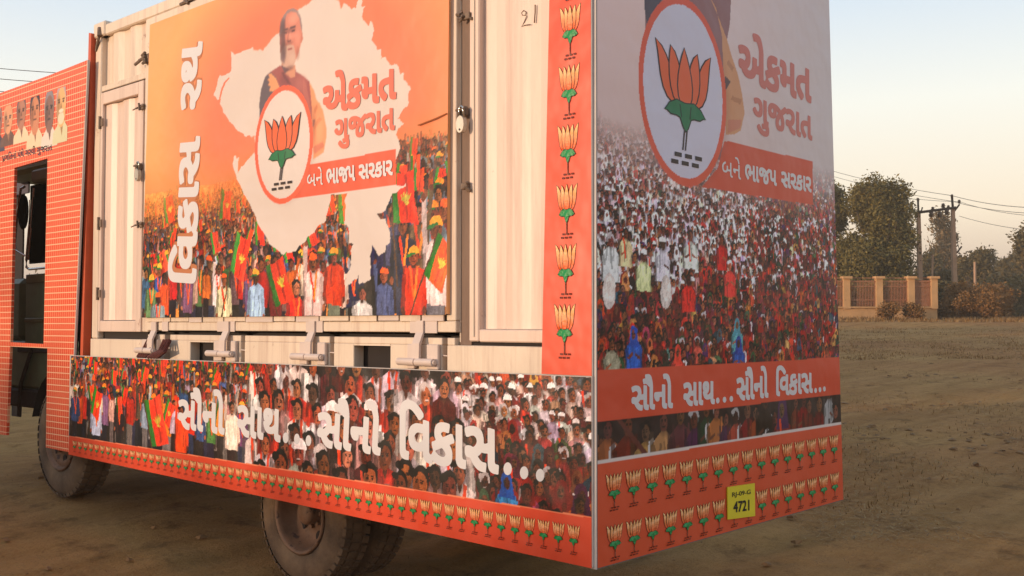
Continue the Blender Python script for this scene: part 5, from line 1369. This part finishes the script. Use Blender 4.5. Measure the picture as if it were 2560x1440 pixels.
# distant tree belt that reads as one mass
# unseen hedge and tree row, added to throw low evening shade over the ground
sd = np.array([SUN_DIR[0], SUN_DIR[1], 0]) / np.hypot(SUN_DIR[0], SUN_DIR[1]); sn_ = np.array([-sd[1], sd[0], 0]); c0_ = np.array([3.87, 5.5, 0]) + sd * 27
hd = root('shade_hedge', 'unseen long leafy hedge added behind the photographer for shade', 'hedge', c0_)
bl = []
for k in range(90):
    t = rg.uniform(-26, 22); p = c0_ + sn_ * t + sd * rg.uniform(-1, 1); zz = float(gz(p[0], p[1])); bl.append((np.array([p[0], p[1], zz + rg.uniform(.6, 2.9)]), (1.3, 1.3, .95)))
hf = leaves('hedge_foliage', bl, 26000, .25, FM1, hd, rg, hollow=.1); hf['kind'] = 'stuff'
b = MB()
for k in range(14):
    p = c0_ + sn_ * (-25 + 3.4 * k); b.tube([p + [0, 0, -.4], p + [0, 0, 2.6]], .09, 6, .04)
b.obj('stem', M_BARK, hd, kind='stuff')
def latdep(l, d): return np.array([F0[0] * d + RT[0] * l, F0[1] * d + RT[1] * l, 0.0])
hd2 = root('shade_tree_row', 'unseen row of trees added left of the cab to shade the field', 'trees', latdep(-25, 16))  # added row out of view, shades only the far field
bl = []
for k in range(110):
    p = latdep(-25 + rg.uniform(-1.2, 1.2), rg.uniform(5, 24.5)); zz = float(gz(p[0], p[1])); bl.append((np.array([p[0], p[1], zz + rg.uniform(1.0, 5.2)]), (1.4, 1.4, 1.1)))
hf = leaves('tree_foliage', bl, 26000, .3, FM1, hd2, rg, hollow=.1); hf['kind'] = 'stuff'
b = MB()
for k in range(9):
    p = latdep(-25, 5 + 2.4 * k); p[2] = float(gz(p[0], p[1])); b.tube([p - [0, 0, .3], p + [0, 0, 5]], .12, 6, .05)
b.obj('trunk', M_BARK, hd2, kind='stuff')
wd = root('far_wood', 'hazy belt of distant trees along the horizon', 'wood', gp(1500, 170)); 
bl = []
for k in range(130):
    px = rg.uniform(-900, 3600); D = rg.uniform(150, 210); g = gp(px, D); bl.append((g + [0, 0, rg.uniform(1, 4.5)], (6, 6, rg.uniform(2, 3.6))))
wo_ = leaves('tree_belt', bl, 40000, .5, FM4, wd, rg, hollow=.1); wo_['kind'] = 'stuff'
bpy.data.objects.remove(wd); wo_.parent = None; wo_.location = gp(1500, 170); wo_.name = 'far_wood'; wo_['kind'] = 'stuff'; wo_['label'] = 'hazy belt of distant trees along the horizon'; wo_['category'] = 'wood'

# boundary wall
M_WALL = mat('peach_wall_plaster', (204, 156, 106), .85, var=.10, scale=2, bump=.2, dirt=((130, 100, 74), .62, 3.0))
M_RAIL = mat('pinkish_iron_rail', (170, 112, 78), .7, var=.1, scale=6)
D0 = 52.0
wl = root('boundary_wall', 'low peach wall with square pillars and iron rails in front of the olive trees', 'wall', gp(2334, D0))
def onw(px, py): return dep(px, py, D0)
fr = RT; dp_ = F0
def wbox(b, px0, px1, py0, py1, dd0, dd1, bev=.0):
    """box between columns/rows on the wall plane, thick along depth"""
    c0 = [dep(px0, py1, D0), dep(px1, py1, D0)]; zt = dep((px0 + px1) / 2, py0, D0)[2]
    zb = min(c0[0][2], c0[1][2]); V = []
    for z in (zb, zt):
        for c, dd in ((c0[0], dd0), (c0[1], dd0), (c0[1], dd1), (c0[0], dd1)):
            V.append((c[0] + dp_[0] * dd, c[1] + dp_[1] * dd, z))
    b.add(V, [(0, 3, 2, 1), (4, 5, 6, 7), (0, 1, 5, 4), (1, 2, 6, 5), (2, 3, 7, 6), (3, 0, 4, 7)]); return b
pcs = [1640, 1720, 1800, 1880, 1958, 2036, 2115.5, 2197, 2276.5, 2334]
for k, c in enumerate(pcs):
    w = 8 if k < 9 else 7.5
    p = wbox(MB(), c - w, c + w, 697, 772, -.18, .18).obj('pillar', M_WALL, wl)
    wbox(MB(), c - w - 3.5, c + w + 3.5, 691, 697, -.26, .26).obj('cap', M_WALL, p)
wbox(MB(), 1600, 2341.5, 770, 830, -.12, .16).obj('wall_base', M_WALL, wl)
wbox(MB(), 1600, 2341.5, 766.5, 770, -.18, .2).obj('coping', M_WALL, wl)
for a, c in zip(pcs[:-1], pcs[1:]):
    for yy in (695, 704, 716, 750): wbox(MB(), a + 8, c - 8, yy - .9, yy + .9, -.02, .02).obj('rail', M_RAIL, wl)
    b = MB()
    for x in np.linspace(a + 10, c - 10, 17): wbox(b, x - .75, x + .75, 700, 766, -.01, .01)
    b.obj('railing_bar', M_RAIL, wl, kind='stuff')
# side return of the wall going back
b = MB(); g0 = dep(2336, 800, D0); 
for z0, z1_, nm in ((g0[2] - .6, dep(2336, 770, D0)[2], 'wall_base'),):
    V = [g0 + dp_ * t + RT * s for t in (.2, 14) for s in (-.12, .12)]; b.prism([(v[0], v[1]) for v in (V[0], V[1], V[3], V[2])], 'z', z0, z1_); b.obj(nm, M_WALL, wl)

# power poles
M_CONC = mat('weathered_concrete_pole', (178, 140, 112), .85, var=.08, scale=3)
M_INS = mat('brown_porcelain_insulator', (70, 48, 40), .4, var=.1)
DP = 60.0
pp = root('power_pole_structure', 'pair of tall concrete power poles joined by a crossarm with insulators', 'power poles', gp(2340, DP))
def gpole(px0, px1, ptop, D, w, nm='pole'):
    b = MB(); t = dep(px1, ptop, D); g = gp(px0, D) - [0, 0, .3]; b.tube([g, t], w, 4, w * .62); return b.obj(nm, M_CONC, pp)
gpole(2302, 2296, 528, DP, .20); gpole(2388, 2382, 520, DP, .20)
b = MB(); b.tube([dep(2296, 530, DP), dep(2295, 500, DP)], .06, 6); b.tube([dep(2294, 534, DP), dep(2282, 526, DP), dep(2279, 516, DP)], .05, 6); b.tube([dep(2296, 530, DP), dep(2304, 526, DP), dep(2306, 518, DP)], .04, 6)
b.obj('pole_top_bracket', M_RUST, pp)
b = MB(); b.tube([dep(2382, 520, DP), dep(2380, 492, DP)], .07, 6); b.tube([dep(2386, 528, DP), dep(2398, 512, DP), dep(2398, 504, DP)], .05, 6)
b.obj('pole_top_bracket', M_RUST, pp)
b = MB(); b.tube([dep(2290, 532, DP - .2), dep(2390, 519, DP - .2)], .085, 6); b.obj('crossarm', M_RUST, pp)
for (px, py, s) in ((2328, 536, .17), (2349, 536, .16), (2367, 530, .17), (2332, 522, .12), (2358, 514, .14), (2371, 518, .12), (2295, 499, .10), (2380, 490, .10), (2398, 504, .11), (2279, 516, .1)):
    c = dep(px, py, DP - .2); b = MB(); b.lathe(c, [(-s, .02), (-s * .8, s * .8), (-s * .4, s * .5), (-s * .2, s), (s * .3, s * .5), (s * .6, s * .8), (s, .02)], 10, 'z'); b.obj('insulator', M_INS, pp, smooth=True)
b = MB(); b.tube([dep(2384, 560, DP), dep(2398, 625, DP), dep(2404, 618, DP)], .02, 5); b.tube([dep(2392, 632, DP), dep(2404, 616, DP)], .05, 5); b.obj('stay_bracket', M_RUST, pp)
b = MB(); t = dep(2332, 636, 58); g = gp(2326, 58); b.tube([g - [0, 0, .2], t], .07, 6, .05); o = b.obj('thin_post', M_CONC, None, loc=tuple(g)); tag(o, 'short thin leaning post between the two power poles', 'post')
b = MB(); t = dep(2437, 655, 75); g = gp(2438, 75); b.tube([g - [0, 0, .2], t], .12, 6, .09); o = b.obj('thin_post', M_CONC, None, loc=tuple(g)); tag(o, 'grey post in front of the far trees right of the power poles', 'post')
# pale field rail at far right
M_PALE = mat('pale_painted_post', (216, 176, 140), .7, var=.05)
fr_ = root('field_fence', 'tiny pale fence in the field at the far right', 'fence', gp(2530, 78))
for k in range(6):
    px = 2521 + 4.6 * k; b = MB(); b.tube([dep(px, 776, 78), dep(px, 760 + (k % 2), 78)], .04, 5); b.obj('fence_post', M_PALE, fr_)
b = MB(); b.tube([dep(2516, 769, 78), dep(2590, 768, 78)], .05, 5); b.obj('fence_rail', M_PALE, fr_)
b = MB(); b.tube([dep(2516, 774, 78), dep(2590, 773, 78)], .16, 5); b.obj('fence_plinth', M_RAIL, fr_)
# wires
M_WIRE = mat('grey_power_cable', (70, 64, 62), .6, var=.05)
def wire(label, pts, r, grp):
    P = [np.array(p) for p in pts]; Q = []
    for a, c in zip(P[:-1], P[1:]):
        for t in np.linspace(0, 1, 10)[:-1]: Q.append(a * (1 - t) + c * t - np.array([0, 0, 4 * t * (1 - t) * .012 * np.linalg.norm(c - a)]))
    Q.append(P[-1]); b = MB(); b.tube(Q, r, 5); o = b.obj('power_line', M_WIRE, None, loc=tuple(P[0])); tag(o, label, 'power line', grp)
gR = 'power lines strung over the right pole pair'; gL = 'power lines crossing the sky left of the container'
wire('power line over the top of the right pole, uppermost on that side', [dep(2040, 415, 75), dep(2380, 489, DP), dep(2600, 520, 48)], .016, gR)
wire('power line reaching the right pole from the big trees, second from top', [dep(2040, 428, 75), dep(2380, 503, DP), dep(2600, 534, 48)], .014, gR)
wire('power line ending at the left pole of the pair', [dep(2040, 445, 75), dep(2295, 499, DP)], .014, gR)
wire('lowest power line, falling from the right pole to the picture edge', [dep(2398, 540, DP), dep(2600, 578, 50)], .013, gR)
wire('power line joining the tops of the two poles', [dep(2295, 498, DP), dep(2398, 504, DP), dep(2600, 541, 48)], .012, gR)
for k, (y0, y1, nm) in enumerate(((160, 188, 'topmost power line in the sky above the cab board'), (186, 214, 'middle power line in the sky above the cab board'), (219, 244, 'lowest power line in the sky above the cab board'))):
    wire(nm, [dep(-400, y0 - 34, 44), dep(240, y1, 46), dep(900, y1 + 66, 48)], .016, gL)
wire('short power line seen only between cab board and container', [dep(215, 163, 50), dep(700, 176, 50)], .012, gL)

# dry grass tufts and straw on the ground
def grass():
    rng = np.random.default_rng(5); V = []; Fc = []
    def G(n, d0, d1, pxa, pxb, hgt, wid, flat=False):
        D = d0 * (d1 / d0) ** rng.random(n); px = rng.uniform(pxa, pxb, n)
        l = (px - 1280) / FPX * D; x = F0[0] * D + RT[0] * l; y = F0[1] * D + RT[1] * l
        cl = np.sin(x * 1.7 + 2 * np.sin(y * .9)) * np.sin(y * 1.3 + x * .4) + rng.normal(0, .5, n); k = cl > .15
        x, y, D = x[k], y[k], D[k]; z = gz(x, y); m_ = len(x)
        a = rng.uniform(0, 6.28, m_); h = hgt * rng.uniform(.4, 1.2, m_)
        dx, dy = np.cos(a), np.sin(a)
        if flat:
            p0 = np.stack([x, y, z + .012], 1); p1 = p0 + np.stack([dx * h, dy * h, rng.uniform(0, .02, m_)], 1); w_ = np.stack([-dy, dx, 0 * dx], 1) * wid
            return np.stack([p0 - w_, p0 + w_, p1], 1)
        p0 = np.stack([x, y, z - .01], 1); p1 = p0 + np.stack([dx * h * .6, dy * h * .6, h], 1); w_ = np.stack([-dy, dx, 0 * dx], 1) * wid
        return np.stack([p0 - w_, p0 + w_, p1], 1)
    tri = np.concatenate([G(30000, 5, 14, -300, 2900, .05, .0025, True), G(14000, 9, 32, 1700, 2900, .05, .006), G(16000, 8, 20, 1500, 2900, .10, .005, True), G(40000, 26, 52, 1800, 2800, .07, .012), G(26000, 47, 58, 1800, 2900, .20, .025)])
    n = len(tri); me = bpy.data.meshes.new('dry_grass'); me.vertices.add(3 * n); me.vertices.foreach_set('co', tri.reshape(-1).astype(np.float32))
    me.loops.add(3 * n); me.loops.foreach_set('vertex_index', np.arange(3 * n, dtype=np.int32)); me.polygons.add(n); me.polygons.foreach_set('loop_start', (np.arange(n) * 3).astype(np.int32))
    at = me.attributes.new('tint', 'FLOAT', 'FACE'); at.data.foreach_set('value', rng.random(n).astype(np.float32)); me.materials.append(foliage_mat('dry_straw', (104, 72, 42), (140, 104, 62), (164, 128, 80))); me.update(calc_edges=True)
    o = bpy.data.objects.new('dry_grass', me); COL.objects.link(o); o['kind'] = 'stuff'; o['label'] = 'dry straw and short yellow grass scattered over the bare field'; o['category'] = 'grass'
grass()
def clods():
    rng = np.random.default_rng(9); b = MB(); base = [(-1, -1, -.4), (1, -1, -.4), (1, 1, -.4), (-1, 1, -.4), (-.5, -.6, .6), (.6, -.5, .5), (.5, .6, .7), (-.6, .5, .5)]
    for k in range(420):
        D = 5 * (30 / 5) ** rng.random(); px = rng.uniform(-100, 2700); l = (px - 1280) / FPX * D; x = F0[0] * D + RT[0] * l; y = F0[1] * D + RT[1] * l; z = float(gz(x, y)); s = .005 + .026 * rng.random() ** 3 * (1 + D * .03)
        V = [(x + s * (v[0] + rng.normal(0, .3)), y + s * (v[1] + rng.normal(0, .3)), z + .02 + s * .6 * (v[2] + rng.normal(0, .2))) for v in base]
        b.add(V, [(0, 3, 2, 1), (4, 5, 6, 7), (0, 1, 5, 4), (1, 2, 6, 5), (2, 3, 7, 6), (3, 0, 4, 7)])
    for k in range(300):
        D = rng.uniform(11.5, 17) if k < 200 else rng.uniform(20, 34); px = rng.uniform(2050, 2650); l = (px - 1280) / FPX * D; x = F0[0] * D + RT[0] * l; y = F0[1] * D + RT[1] * l
        if math.sin(x * 1.3 + y * .6) + .5 * math.sin(y * 2.1) < .2: continue
        z = float(gz(x, y)); s = rng.uniform(.012, .032) * (1 if k < 200 else 1.4)
        V = [(x + s * (v[0] * 1.6 + rng.normal(0, .4)), y + s * (v[1] * 1.3 + rng.normal(0, .4)), z + .01 + s * .7 * (v[2] + rng.normal(0, .2))) for v in base]
        b.add(V, [(0, 3, 2, 1), (4, 5, 6, 7), (0, 1, 5, 4), (1, 2, 6, 5), (2, 3, 7, 6), (3, 0, 4, 7)])
    o = b.obj('earth_clods', mat('earth_clod_soil', (136, 98, 60), .95, var=.15, scale=9)); o['kind'] = 'stuff'; o['label'] = 'small clods of dry soil lying on the field'; o['category'] = 'soil'
clods()

# ================================================================== AIR
hz_b = MB(); hz_b.box(-700, 700, -700, 700, -3.0, 15.0)
M_HZ = bpy.data.materials.new('thin_evening_haze'); M_HZ.use_nodes = True; nt = M_HZ.node_tree; nt.nodes.clear()
ou = nt.nodes.new('ShaderNodeOutputMaterial'); pv = nt.nodes.new('ShaderNodeVolumePrincipled'); pv.inputs['Color'].default_value = (.97, .80, .62, 1); pv.inputs['Density'].default_value = .0017; pv.inputs['Anisotropy'].default_value = .2
nt.links.new(pv.outputs[0], ou.inputs['Volume'])
hz_o = hz_b.obj('haze', M_HZ); hz_o['kind'] = 'stuff'
SC.cycles.volume_step_rate = 4
